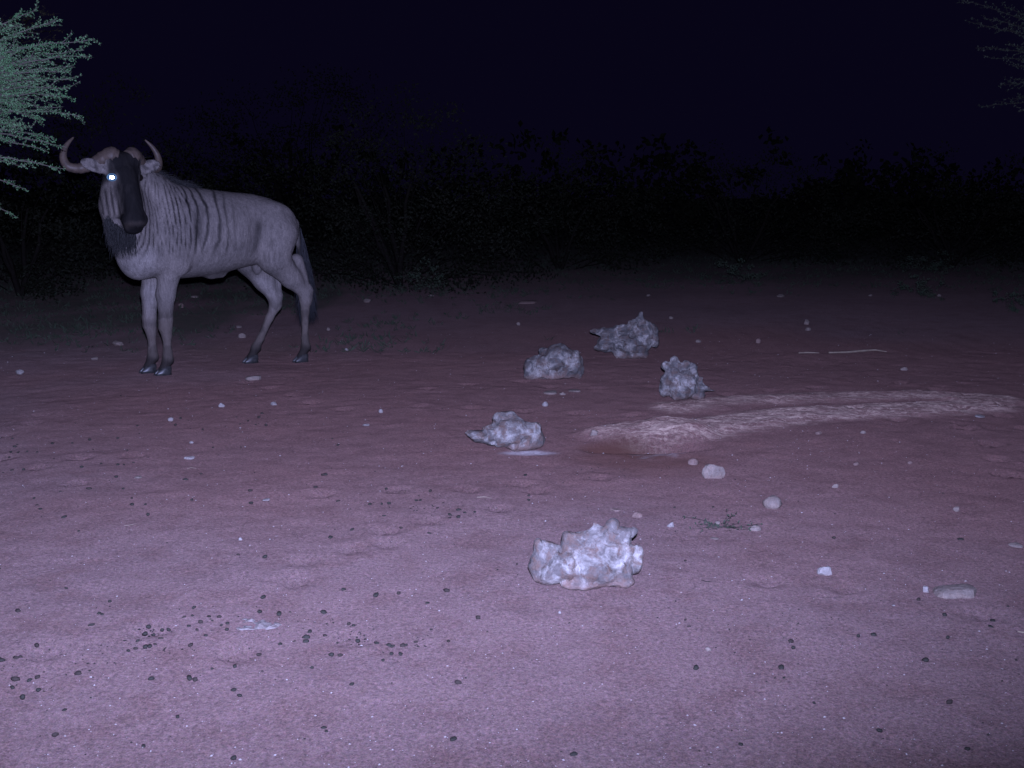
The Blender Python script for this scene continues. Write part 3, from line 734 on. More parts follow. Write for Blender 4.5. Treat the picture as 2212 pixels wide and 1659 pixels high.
# ------------------------------------------------------------------ limestone boulders, modelled lobe by lobe
def boulder(label, base_px, zscale, cx, cy, lobes, dents, mat, depth_k=0.75, seed=0, step=0.006, rough=0.010, scal=0.27, facet=0.10):
    """lobes in picture units (x right, y down from the zoomed photo); zscale = 1024-px per unit; base (cx,cy) sits on the ground"""
    bp = on_ground(*base_px); D = math.hypot(bp[1], CAM_H); mpp = D / F_PX * zscale
    xs = [(l[0] - cx) * mpp for l in lobes]
    allp = []
    L = []
    for l in lobes:
        x, y, rx, ry = l[:4]; dz = l[4] if len(l) > 4 else 0.0
        L.append((np.array([(x - cx) * mpp, dz * mpp, (cy - y) * mpp * 1.03]), np.array([rx * mpp, (l[5] if len(l) > 5 else depth_k * (rx + ry) / 2 * 1.15) * mpp, ry * mpp])))
    lo = np.min([c - r for c, r in L], 0) - 0.04; hi = np.max([c + r for c, r in L], 0) + 0.04
    lo[2] = max(lo[2], -0.07)
    fld = Field(lo, hi, step)
    k = 0.015 * min(1.8, (hi[0] - lo[0]) / 0.4)
    for c, r in L: fld.ell(c, r, k=k)
    for (x, y, r_, dz) in dents:
        fld.ell(((x - cx) * mpp, dz * mpp, (cy - y) * mpp), (r_ * mpp, r_ * mpp * 1.2, r_ * mpp * 0.85), k=0.010, sub=True)
    X, Y, Z = np.meshgrid(*fld.ax, indexing='ij'); P = np.stack([X, Y, Z], -1)
    sc = 0.4 / max(0.3, hi[0] - lo[0])
    nn = fbm(P * 13 * sc + seed, 4, seed); pit = 1 - np.abs(fbm(P * 20 * sc + 9 + seed, 3, seed + 5)) * 2
    fld.F = fld.F + rough * (1.5 * nn) + rough * 0.9 * smooth(0.5, 1.0, pit)
    rg = np.random.default_rng(seed); ext = hi - lo; near_ = np.full(fld.F.shape, 9.0); R_ = (0.040 + 0.024 * (hi[0] - lo[0]))
    npt = int(2.2 * np.prod(ext) / R_ ** 3)
    for q in lo + rg.random((min(npt, 420), 3)) * ext:
        sl = fld._sl(q, q, 1.6 * R_)
        if min(x_.stop - x_.start for x_ in sl) <= 0: continue
        G = np.meshgrid(*[fld.ax[i][sl[i]] for i in range(3)], indexing='ij')
        near_[sl] = np.minimum(near_[sl], np.sqrt((G[0] - q[0]) ** 2 + (G[1] - q[1]) ** 2 + (G[2] - q[2]) ** 2))
    fld.F = fld.F + scal * R_ * np.clip(1.15 - near_ / R_, 0, 1.0) - scal * R_ * 0.42
    V, Fc = fld.mesh(); V = relax(V, Fc, 1, 0.2)
    dust = smooth(0.055, 0.0, V[:, 2] + 0.02 * fbm(V * 25, 2, 3)) * 0.8
    o = mesh_obj('boulder', V, Fc, mat, None, True, {'dust': dust})
    md = o.modifiers.new('facets', 'DECIMATE'); md.ratio = facet
    dg = bpy.context.evaluated_depsgraph_get(); me2 = bpy.data.meshes.new_from_object(o.evaluated_get(dg)); old = o.data
    o.modifiers.clear(); o.data = me2; me2.name = 'boulder'; bpy.data.meshes.remove(old)
    me2.set_sharp_from_angle(angle=math.radians(28))
    o.location = (bp[0], bp[1], bp[2] - 0.004)
    o['label'] = label; o['category'] = 'rock'; o['group'] = 'knobbly limestone boulders around the salt lick'
    return o

# near boulder; units = pixels of the zoom 550x350 -> 2212
boulder('large near white limestone boulder with knobbly lobes, lowest in the photo', (586, 584), 0.0780, 1080, 1105, [
    (820, 870, 350, 225), (1250, 870, 430, 260), (1150, 760, 330, 230, 20), (475, 640, 85, 130, 10), (600, 700, 170, 150, 20), (470, 850, 130, 190, -20), (600, 960, 210, 120, -100),
    (1000, 640, 260, 170, 40), (860, 520, 95, 95, 60), (1000, 510, 130, 90, 60), (1200, 395, 66, 80, 50), (1150, 500, 130, 110, 50), (1300, 560, 190, 150, 20),
    (1400, 400, 125, 165, 20), (1440, 520, 150, 100, 0), (1560, 450, 120, 85, 10), (1660, 425, 66, 55, 0), (1500, 640, 170, 130, 10),
    (1610, 690, 95, 120, -60), (1730, 700, 88, 125, -20), (1690, 860, 115, 140, 0), (1480, 1010, 200, 100, -140),
    (1170, 850, 110, 130, -190), (700, 800, 55, 150, -150), (880, 780, 60, 130, -180), (1000, 1030, 280, 90, -160), (1380, 850, 90, 90, -210)],
    [(975, 790, 80, -330), (1420, 740, 80, -260), (1490, 590, 55, -170), (1290, 900, 60, -370), (640, 720, 60, -270), (820, 930, 60, -340), (1590, 880, 55, -230), (1240, 640, 50, -250), (1100, 620, 40, -230), (1500, 930, 45, -300)],
    M['rock'], 0.8, 3, 0.0042, 0.0050, 0.26)
Z6 = 900 / 2212 * 1024 / 3264
def z6(x, y): return ((1450 + x * 900 / 2212) * 1024 / 3264, (950 + y * 900 / 2212) * 1024 / 3264)
boulder('low pale boulder with a flat spur on its left and a white dusty base', z6(470, 1185), Z6, 470, 1190, [
    (430, 1050, 170, 125), (360, 970, 80, 75, 20), (430, 950, 55, 55, 30), (310, 1065, 120, 85, -20), (210, 1075, 120, 58, -10), (135, 1052, 75, 34, -20), (570, 1085, 130, 105),
    (625, 1025, 46, 58, 10), (645, 1100, 62, 72, -10), (490, 1150, 80, 50, -40), (230, 1015, 45, 18, 20), (340, 1120, 90, 40, -40)],
    [(290, 980, 34, -40), (560, 1110, 36, -120), (250, 1040, 22, -70)], M['rock'], 0.9, 11, 0.007, 0.006, 0.26)
boulder('domed limestone boulder with a hollow reddish base, left of the spiky one', z6(775, 632), Z6, 775, 634, [
    (820, 480, 130, 115), (810, 420, 80, 65, 0), (700, 520, 80, 80), (600, 540, 68, 80, -10), (625, 480, 42, 32, 10), (930, 520, 75, 95), (700, 430, 40, 36, 60), (940, 440, 36, 36, 30),
    (780, 590, 190, 55, 30), (590, 600, 45, 35, -10), (970, 575, 40, 50, -10)],
    [(740, 600, 66, -140), (820, 608, 72, -150), (900, 608, 62, -130), (690, 470, 30, -90), (870, 480, 36, -130)], M['rock_far'], 0.9, 21, 0.008, 0.008, 0.28)
boulder('spiky grey boulder with a pointed top, farthest of the five', z6(1390, 470), Z6, 1390, 474, [
    (1370, 350, 170, 115), (1460, 280, 110, 110), (1450, 190, 36, 70, 20), (1455, 150, 22, 30, 20), (1400, 230, 50, 55, 20), (1300, 240, 60, 36, 20), (1200, 262, 100, 34, 10), (1125, 262, 65, 24, 0), (1085, 262, 40, 15, 0), (1160, 285, 60, 20, -10),
    (1540, 290, 55, 80), (1570, 340, 36, 55), (1190, 350, 80, 60), (1150, 390, 60, 35), (1330, 440, 80, 34, -20), (1440, 440, 80, 34, -20), (1545, 235, 28, 26)],
    [(1430, 380, 30, -140), (1290, 340, 30, -120), (1380, 270, 30, -110), (1500, 340, 28, -130), (1240, 300, 26, -80)], M['rock_far'], 0.8, 35, 0.008, 0.011, 0.30)
boulder('grey boulder with knobs on top beside the pale salt streak', z6(1790, 800), Z6, 1790, 804, [
    (1780, 680, 120, 125), (1700, 600, 70, 80), (1710, 500, 27, 40, 10), (1640, 535, 36, 36, 10), (1740, 540, 36, 36, 0), (1805, 530, 36, 42, 0), (1865, 560, 34, 50, 0), (1880, 610, 36, 50, 0), (1920, 640, 30, 30),
    (1900, 700, 70, 55), (1960, 710, 48, 34), (2010, 722, 30, 14), (1650, 660, 48, 70, 10), (1640, 730, 40, 50, 10), (1740, 750, 60, 46, -20), (1900, 760, 70, 36, -20)],
    [(1810, 640, 85, -170), (1720, 625, 18, -110), (1830, 730, 34, -150), (1680, 690, 26, -110)], M['rock_far'], 0.9, 47, 0.008, 0.006, 0.24)

# ------------------------------------------------------------------ small stones
def stone_mesh(kind, seed):
    r = random.Random(seed); V = []; Fc = []
    rings, seg = (10, 18)
    sq = {'angular': 0.45, 'flat': 0.7, 'round': 1.0, 'chip': 0.55, 'slab': 0.5}[kind]
    P = []
    for i in range(rings + 1):
        th = math.pi * i / rings
        for k in range(seg):
            a = 2 * math.pi * k / seg
            v = np.array([math.sin(th) * math.cos(a), math.sin(th) * math.sin(a), math.cos(th)])
            v = np.sign(v) * np.abs(v) ** (0.55 + 0.45 * sq)
            P.append(v)
    P = np.array(P); amp = {'angular': 0.28, 'flat': 0.25, 'round': 0.12, 'chip': 0.38, 'slab': 0.22}[kind]
    npl = {'angular': 8, 'flat': 12, 'round': 22, 'chip': 6, 'slab': 7}[kind]
    D = P / np.linalg.norm(P, axis=1)[:, None]; rad = np.full(len(P), 1.12)
    for _ in range(npl):
        q = np.array([r.gauss(0, 1), r.gauss(0, 1), r.gauss(0, 1)]); q /= np.linalg.norm(q)
        c = D @ q; h = r.uniform(0.60, 0.85) if kind != 'round' else r.uniform(0.86, 0.97)
        rad = np.where(c > 0.05, np.minimum(rad, h / np.maximum(c, 0.05)), rad)
    P = D * rad[:, None] * 1.1
    if kind == 'slab': P = np.sign(P) * np.abs(P) ** 0.7; P[:, 2] += 0.25 * P[:, 0]
    P += 0.07 * np.stack([fbm(P * 3 + 5, 2, seed + 1), fbm(P * 3 + 9, 2, seed + 2), fbm(P * 3 + 13, 2, seed + 3)], 1)
    for i in range(rings):
        for k in range(seg):
            Fc.append((i * seg + k, (i + 1) * seg + k, (i + 1) * seg + (k + 1) % seg, i * seg + (k + 1) % seg))
    return P, Fc
STONES = [  # x, y (base), width, height in px of the 2212 view, kind, material, label
    (1542, 1033, 42, 36, 'angular', 'stone', 'blocky pale stone just right of the salt hollow'),
    (1670, 1097, 38, 30, 'round', 'stone', 'rounded egg-like pale stone right of the blocky one'),
    (1783, 1241, 28, 22, 'chip', 'stone_white', 'broken pale stone lying alone right of the large near boulder'),
    (2070, 1290, 76, 34, 'slab', 'stone', 'long flat pale slab near the right edge of the foreground'),
    (2001, 1279, 15, 18, 'chip', 'stone_white', 'small white half-moon stone left of the flat slab'),
    (1450, 1139, 15, 15, 'angular', 'stone_white', 'small square white stone just behind the large near boulder'),
    (1378, 1118, 20, 13, 'chip', 'stone_red', 'reddish stone chip at the top of the large near boulder'),
    (1330, 1104, 26, 9, 'flat', 'stone_red', 'flat reddish chip behind the left half of the large near boulder'),
    (1633, 1146, 22, 16, 'round', 'stone', 'dull grey stone beside the low green weed sprig'),
    (1551, 1133, 13, 9, 'flat', 'stone', 'tiny pale stone left of the low green weed sprig'),
    (1805, 1055, 14, 12, 'angular', 'stone', 'small square pink stone alone right of the rounded egg-like stone'),
    (1498, 1004, 22, 17, 'round', 'stone_red', 'pinkish stone between the salt hollow and the blocky stone'),
    (1284, 946, 20, 16, 'angular', 'stone', 'pale stone at the left tip of the salt hollow'),
    (478, 879, 13, 13, 'angular', 'stone_white', 'bright white stone in front of the wildebeest, left of two alike'),
    (592, 876, 15, 10, 'flat', 'stone_white', 'bright white flat stone in front of the wildebeest, right of two alike'),
    (408, 993, 22, 11, 'flat', 'stone_white', 'pale shell-shaped stone left of centre on the open sand'),
    (368, 909, 12, 9, 'round', 'stone_white', 'small white stone below the front hooves of the wildebeest'),
    (546, 821, 30, 12, 'slab', 'stone', 'flat dull chip lying just below the hind hooves'),
    (42, 809, 19, 13, 'flat', 'stone_white', 'pale flat stone at the far left edge beside the grass'),
    (255, 746, 22, 14, 'flat', 'stone', 'pinkish flat stone left of the front legs of the wildebeest'),
    (203, 778, 13, 9, 'flat', 'stone', 'small flat stone farther left of the front legs of the wildebeest'),
    (420, 643, 15, 9, 'flat', 'stone', 'pale stone seen under the belly, the upper of two'),
    (391, 665, 13, 12, 'angular', 'stone_red', 'pinkish stone seen under the belly, the lower of two'),
    (515, 709, 14, 6, 'flat', 'stone', 'thin pale chip between the front and hind legs'),
    (521, 730, 16, 13, 'angular', 'stone', 'pale pink stone left of the forward hind leg'),
    (1139, 656, 40, 9, 'slab', 'stone_red', 'long reddish chip far out on the dark ground behind the boulders'),
    (1178, 878, 12, 11, 'round', 'stone_white', 'small round white stone above the low boulder with the spur'),
    (823, 892, 9, 9, 'round', 'stone_white', 'small round white stone alone in the middle of the sand'),
    (790, 920, 16, 6, 'flat', 'stone_white', 'thin white chip left of the low boulder with the spur'),
    (297, 1034, 14, 9, 'flat', 'stone', 'pale stone with a dark twist of litter on its top'),
    (413, 958, 8, 6, 'round', 'stone_white', 'tiny white stone just above the shell-shaped stone'),
    (1743, 701, 13, 12, 'chip', 'stone', 'pale chip right of the spiky boulder, upper of a pair'),
    (1747, 714, 14, 8, 'flat', 'stone', 'pale chip right of the spiky boulder, lower of a pair'),
    (1686, 642, 17, 8, 'flat', 'stone', 'flat pale stone on the far ground beyond the spiky boulder'),
    (1812, 528, 14, 8, 'flat', 'stone_red', 'reddish stone at the dark far edge of the clearing'),
    (1638, 741, 11, 12, 'angular', 'stone_red', 'dull stone between the knobbed boulder and the curved twig'),
    (2068, 1106, 14, 13, 'angular', 'stone', 'pale cornered stone above the flat slab'),
    (2197, 1182, 26, 11, 'slab', 'stone', 'pale chip cut by the right edge of the photo'),
    (1955, 800, 16, 9, 'flat', 'stone', 'pale flat stone just above the right end of the salt streak'),
    (2117, 902, 22, 9, 'flat', 'stone_white', 'white flat chip on the lower edge of the salt streak at the right'),
    (1769, 939, 15, 9, 'flat', 'stone_red', 'pink stone below the salt streak, left of two'),
    (1865, 937, 11, 9, 'round', 'stone', 'pale stone below the salt streak, right of two'),
    (1450, 689, 9, 7, 'round', 'stone', 'small pale stone directly right of the tip of the spiky boulder'),
    (792, 653, 18, 9, 'flat', 'stone', 'pale flat stone right of the tail of the wildebeest'),
    (709, 714, 8, 7, 'round', 'stone', 'tiny pale stone right of the rear hind leg'),
    (749, 757, 9, 6, 'flat', 'stone_white', 'tiny white chip right of the rear hind hoof'),
    (1190, 851, 28, 9, 'slab', 'stone', 'thin pale chip in the row below the domed boulder, left one'),
    (1216, 853, 15, 9, 'flat', 'stone', 'thin pale chip in the row below the domed boulder, middle one'),
    (1242, 847, 24, 7, 'slab', 'stone', 'thin pale chip in the row below the domed boulder, right one'),
    (1850, 1006, 13, 9, 'flat', 'stone_red', 'dull pink stone right of the blocky stone, left of two'),
    (1967, 1002, 11, 8, 'flat', 'stone_red', 'dull pink stone right of the blocky stone, right of two'),
    (1545, 1165, 19, 5, 'slab', 'stone', 'thin pale sliver right of the large near boulder'),
    (1209, 1326, 7, 8, 'round', 'stone_white', 'tiny bright white bead-like stone below the large near boulder'),
    (573, 1081, 16, 5, 'slab', 'stone_white', 'bright white splinter on the open sand left of centre'),
    (1530, 1407, 12, 10, 'chip', 'stone', 'small buff stone in the near foreground right of centre'),
    (519, 1167, 8, 8, 'round', 'stone_white', 'small white stone above the crumbly crust patch'),
    (1510, 740, 12, 8, 'flat', 'stone', 'small stone right of the spiky boulder near its base'),
    (1400, 640, 10, 6, 'flat', 'stone', 'small stone on the far ground above the spiky boulder'),
    (1120, 703, 9, 7, 'flat', 'stone', 'small stone on the far ground left of the spiky boulder'),
    (932, 640, 12, 6, 'flat', 'stone', 'small flat stone on the far ground right of the tail'),
    (1880, 640, 9, 6, 'flat', 'stone', 'small stone on the far ground right of the pale flat stone'),
    (2030, 640, 9, 6, 'flat', 'stone', 'small stone on the far ground below the rightmost grass tuft'),
    (1930, 1310, 8, 5, 'flat', 'stone_white', 'tiny white chip left of the half-moon stone'),
]
for i, (x, y, w, h, kind, mt, lab) in enumerate(STONES):
    P, Fc = stone_mesh(kind, i + 1)
    p = on_ground(x * DS, y * DS); D = math.hypot(p[1], CAM_H); mpp = D / F_PX * DS
    el = math.atan2(CAM_H, p[1])                                   # how steeply we look down
    wm = w * mpp / 2; hm = h * mpp
    flatk = {'flat': 0.45, 'slab': 0.42, 'chip': 0.7, 'angular': 0.85, 'round': 0.85}[kind]
    dm = min(wm * 0.85, 0.75 * hm / (2 * max(math.sin(el), 0.12)) * (1.25 - 0.5 * flatk))
    zm = max(0.35 * hm, (hm - 2 * dm * math.sin(el) * 0.6)) / 2 / math.cos(el) * 1.15
    V = P * np.array([wm, dm, zm]); a = random.Random(i).uniform(-0.25, 0.25)
    ca, sa = math.cos(a), math.sin(a); V = V @ np.array([[ca, sa, 0], [-sa, ca, 0], [0, 0, 1]])
    dust = smooth(zm * 0.1, -zm * 0.7, V[:, 2]) * 0.6
    o = mesh_obj('stone', V, Fc, M[mt], None, kind == 'round', {'dust': dust})
    o.location = (p[0], p[1] + dm * 0.5, p[2] + zm * random.Random(i + 500).uniform(0.25, 0.6))
    tag(o, lab, 'stone', 'loose stones on the sand')

# pale crumbled crust lying among the pellets in the foreground
def crust_patch():
    p = on_ground(546 * DS, 1350 * DS); n = 34; V = []; Fc = []; wm, dm = 0.105, 0.075
    for j in range(n):
        for i in range(n):
            u = i / (n - 1) * 2 - 1; v = j / (n - 1) * 2 - 1
            x, y = p[0] + u * wm, p[1] + v * dm
            q = np.array([[x, y, 0]]); r = math.hypot(u, v * 1.1) + 0.35 * float(fbm(q * 20, 3, 2)[0])
            hgt = 0.016 * float(smooth(0.95, 0.55, r)) * (0.7 + 0.5 * float(fbm(q * 60, 3, 8)[0])) - 0.010
            V.append((u * wm, v * dm, hgt + ground_z(x, y) - p[2]))
    for j in range(n - 1):
        for i in range(n - 1): Fc.append((j * n + i, j * n + i + 1, (j + 1) * n + i + 1, (j + 1) * n + i))
    o = mesh_obj('salt_crust_patch', V, Fc, M['stone_white'], None, True, {'dust': np.full(len(V), 0.25)})
    o.location = tuple(p); tag(o, 'flat crumbly white crust patch among the dung pellets in the foreground', 'crust')
crust_patch()

# ------------------------------------------------------------------ dung pellets
A8 = [(293,177),(483,233),(437,284),(450,290),(79,274),(404,338),(855,260),(812,302),(850,297),(832,342),(868,360),(920,300),(935,318),(967,302),(975,340),(1003,330),(1000,360),(907,385),(885,327),(655,345),(640,378),(678,379),(715,362),(743,360),(608,408),(598,441),(566,451),(640,437),(660,432),(685,422),(708,400),(162,428),(70,484),(90,480),(3,496),(70,580),(130,582),(165,570),(55,615),(170,628),(100,659),(345,550),(285,712),(665,578),(835,575),(860,577),(935,530),(1035,521),(1030,627),(1055,650),(1142,467),(1235,423),(1297,410),(1348,412),(1350,395),(1365,368),(1433,388),(1478,370),(1425,280),(1537,335),(1558,342),(1577,409),(1660,420),(1715,430),(1728,433),(1775,428),(1790,427),(1833,412),(1765,466),(1725,467),(1688,496),(1657,208),(1757,198),(1885,243),(1968,188),(2107,305),(2018,590),(1550,600),(1375,524),(1460,470),(1500,470),(1145,279),(1230,290),(1160,218),(840,428),(1977,411),(1168,40),(1050,27),(783,740)]
A1 = [(411,1105),(950,1092),(745,849),(1189,863),(1290,828),(845,985),(847,1025),(932,1025),(790,922),(572,922),(388,942),(218,985),(260,1055),(242,1032),(505,1197),(597,672),(672,703),(648,760),(523,785),(855,755),(795,770),(757,770),(950,725),(575,612),(483,505),(463,632),(335,635),(237,687),(175,683),(115,690),(70,690),(95,655),(80,600),(110,640),(60,720),(150,800),(78,805),(20,820),(345,732),(1515,465),(1540,508),(1590,490),(1640,510),(1705,515),(1680,440),(1660,465),(1545,655),(1365,658),(1220,540),(1300,545),(1125,517),(1157,472),(880,520),(755,600),(817,678),(2165,645),(2130,603),(2085,832),(2070,838),(1605,935),(1610,1015),(1230,995),(2023,917),(2118,1237),(775,325)]
AM = [(835,45),(745,253),(1060,462),(1175,353),(1193,455),(1143,460),(1415,432),(1385,433),(1685,503),(1683,553),(1620,562),(1622,537),(1727,522),(1800,515),(1535,488),(1160,541),(1280,630),(1477,664),(933,643),(783,695),(222,455),(2025,335),(2155,257),(2180,400),(2180,430),(1602,1077),(2097,885),(1262,1090),(875,1066),(678,345),(835,440),(1485,372)]
AR = [(160,357),(180,760),(160,720),(800,850),(815,888),(1208,818),(1300,806),(1617,963),(940,1220),(758,1070),(740,1012),(1573,592),(2115,640),(2022,726),(2013,762),(1730,690),(1750,828),(1060,223),(1830,228),(225,1015),(1760,1217),(2165,960),(95,35),(328,32)]
PEL = [(x * .4902, 1186 + y * .4902) for x, y in A8] + [(x * .337, 745.5 + y * .337) for x, y in A1] + \
      [(474.4 + x * .3064, 948.8 + y * .3064) for x, y in AM] + [(1423.2 + x * .3566, 1084.3 + y * .3566) for x, y in AR]
# a few below the frame of the picture's caption strip, where the sand simply goes on
PEL += [(x, y) for x, y in ((120, 1590), (310, 1612), (700, 1575), (705, 1583), (980, 1600), (1240, 1632), (1600, 1610), (1900, 1580), (2090, 1620), (505, 1640))]
def pellet_mesh(seed, mat):
    P, Fc = [], []
    seg, rings = 8, 5; r = random.Random(seed)
    for i in range(rings + 1):
        th = math.pi * i / rings
        for k in range(seg):
            a = 2 * math.pi * k / seg; v = np.array([math.sin(th) * math.cos(a), math.sin(th) * math.sin(a), math.cos(th)])
            P.append(v)
    P = np.array(P); P = P * (1 + 0.38 * fbm(P * 1.7 + seed * 5, 2, seed))[:, None] * np.array([1.12, 0.95, 0.92])
    P[:, 2] = np.where(P[:, 2] > 0.6, P[:, 2] - 0.25 * (P[:, 2] - 0.6) - 0.08, P[:, 2])
    for i in range(rings):
        for k in range(seg): Fc.append((i * seg + k, (i + 1) * seg + k, (i + 1) * seg + (k + 1) % seg, i * seg + (k + 1) % seg))
    o = mesh_obj('dung_pellet', P, Fc, mat); me = o.data; bpy.data.objects.remove(o); return me
PM = [pellet_mesh(i, M['pellet'] if i < 5 else M['pellet_old']) for i in range(7)]
def pellet_label(x, y):
    if y > 1545: return 'dark dung pellet in the very near sand at the bottom of the picture'
    if y > 1250:
        if x < 130: return 'dark dung pellet at the left edge of the near foreground'
        if x < 510: return 'dark dung pellet in the trail left of the white crust patch'
        if x < 960: return 'dark dung pellet in the scatter right of the white crust patch'
        if x < 1450: return 'dark dung pellet lying singly below the large near boulder'
        return 'dark dung pellet strewn over the right foreground'
    if x > 1420: return 'small dark dung pellet on the sand near the two bare pale stones at the right'
    if x > 780: return 'small dark dung pellet between the low boulder with the spur and the large near boulder'
    if y < 1060 and x < 330: return 'small dark dung pellet in the far scatter at the left edge'
    if y < 960: return 'small dark dung pellet in the scatter below the hind hooves'
    return 'small dark dung pellet spread over the middle sand at the left'
rp = random.Random(21)
for i, (x, y) in enumerate(PEL):
    p = on_ground(x * DS, y * DS); o = bpy.data.objects.new('dung_pellet', rp.choice(PM)); COL.objects.link(o)
    r = rp.choice((rp.uniform(0.0045, 0.0065), rp.uniform(0.0064, 0.0094), rp.uniform(0.0064, 0.0090)))
    o.location = (p[0], p[1], p[2] + r * rp.uniform(0.15, 0.7)); o.scale = (r * rp.uniform(0.8, 1.35), r * rp.uniform(0.8, 1.1), r * rp.uniform(0.65, 1.0))
    o.rotation_euler = (rp.uniform(-.3, .3), rp.uniform(-.3, .3), rp.uniform(0, 6.28))
    lab = pellet_label(x, y); tag(o, lab, 'dung', lab.replace('dark dung pellet', 'dung pellets'))

# ------------------------------------------------------------------ twigs and straws on the sand
def ground_twig(pts, r, label, cat='twig', mat='straw', name='fallen_twig'):
    P = [on_ground(x * DS, y * DS) for x, y in pts]; P = np.array(P)
    P[:, 2] += r * 0.9; tt = np.linspace(0, len(P) - 1, 14)
    C = np.stack([np.interp(tt, np.arange(len(P)), P[:, k]) for k in range(3)], 1); o0 = C[0].copy()
    R = r * np.interp(np.linspace(0, 1, 14), [0, .5, 1], [0.7, 1, 0.35])
    o = tube(name, C - o0, R, 6, M[mat]); o.location = tuple(o0); tag(o, label, cat); return o
ground_twig([(1790, 764), (1830, 763), (1862, 760), (1890, 758), (1915, 762)], 0.010, 'long pale curved twig beyond the salt streak')
ground_twig([(1725, 764), (1745, 763), (1770, 764)], 0.007, 'thin pale twig left of the long curved twig')
ground_twig([(268, 1137), (285, 1135), (300, 1131)], 0.0022, 'thin pale straw on the left middle sand')
ground_twig([(405, 1014), (412, 1011), (424, 1013)], 0.0025, 'short curved pale straw below the shell-shaped stone')
ground_twig([(716, 1368), (735, 1363), (748, 1358), (780, 1346)], 0.0018, 'thin dark stalk among the pellets right of the crust patch', mat='debris')
ground_twig([(1515, 1254), (1525, 1258), (1540, 1258)], 0.002, 'tiny dark curved twig right of the large near boulder', mat='debris')
ground_twig([(1030, 1075), (1048, 1074), (1062, 1077)], 0.002, 'thin pale straw left of the damp hollow')
ground_twig([(2198, 1366), (2212, 1368), (2225, 1371)], 0.003, 'pale straw cut by the right edge of the foreground')

# ------------------------------------------------------------------ uncountable litter: grit, chaff
def scatter_grit():
    rr = random.Random(99); V = []; Fc = []
    def bit(p, r):
        o = len(V)
        a = rr.uniform(0, 6.28); e = rr.uniform(0.6, 1.7)
        for k in range(4):
            an = a + k * math.pi / 2 + rr.uniform(-.3, .3); V.append((p[0] + r * e * math.cos(an), p[1] + r * math.sin(an), p[2] + rr.uniform(-0.2, 0.3) * r))
        V.append((p[0], p[1], p[2] + r * 0.9)); V.append((p[0], p[1], p[2] - r * 0.6))
        for k in range(4):
            q = (k + 1) % 4; Fc.append((o + k, o + q, o + 4)); Fc.append((o + q, o + k, o + 5))
    pts = []
    for i in range(4200):
        y = 2.2 + (rr.random() ** 1.9) * 8.0; x = rr.uniform(-0.60, 0.60) * y
        pts.append((x, y))
    z = ground_zv(pts)
    for (x, y), zz in zip(pts, z):
        r = 0.0008 + 0.0022 * rr.random() ** 5 + 0.00025 * y * rr.random(); bit((x, y, zz + r * 0.4), r)
    o = mesh_obj('grit', V, Fc, M['grit'], None, False); tag(o, 'pale sand grains and grit sprinkled over the red sand', 'grit', kind='stuff')
    V.clear(); Fc.clear(); pts = []
    clus = [(on_ground(x * DS, y * DS), s) for x, y, s in ((430, 1345, .22), (330, 1385, .14), (840, 1385, .10), (70, 985, .45), (540, 905, .35), (860, 1085, .2), (990, 1105, .15), (1390, 1010, .22), (1560, 1135, .14), (700, 1372, .12), (60, 1440, .15), (1640, 1370, .25))]
    for i in range(2200):
        if rr.random() < 0.6:
            c, s = rr.choice(clus); pts.append((c[0] + rr.gauss(0, s), c[1] + rr.gauss(0, s * 0.6)))
        else:
            y = 2.2 + (rr.random() ** 1.6) * 7.0; pts.append((rr.uniform(-0.55, 0.55) * y, y))
    z = ground_zv(pts)
    for (x, y), zz in zip(pts, z):
        r = 0.0012 + 0.0028 * rr.random() ** 3; bit((x, y, zz + r * 0.3), r)
    o = mesh_obj('dark_chaff', V, Fc, M['debris'], None, False); tag(o, 'dark crumbs of dung and leaf chaff scattered on the sand', 'litter', kind='stuff')
scatter_grit()

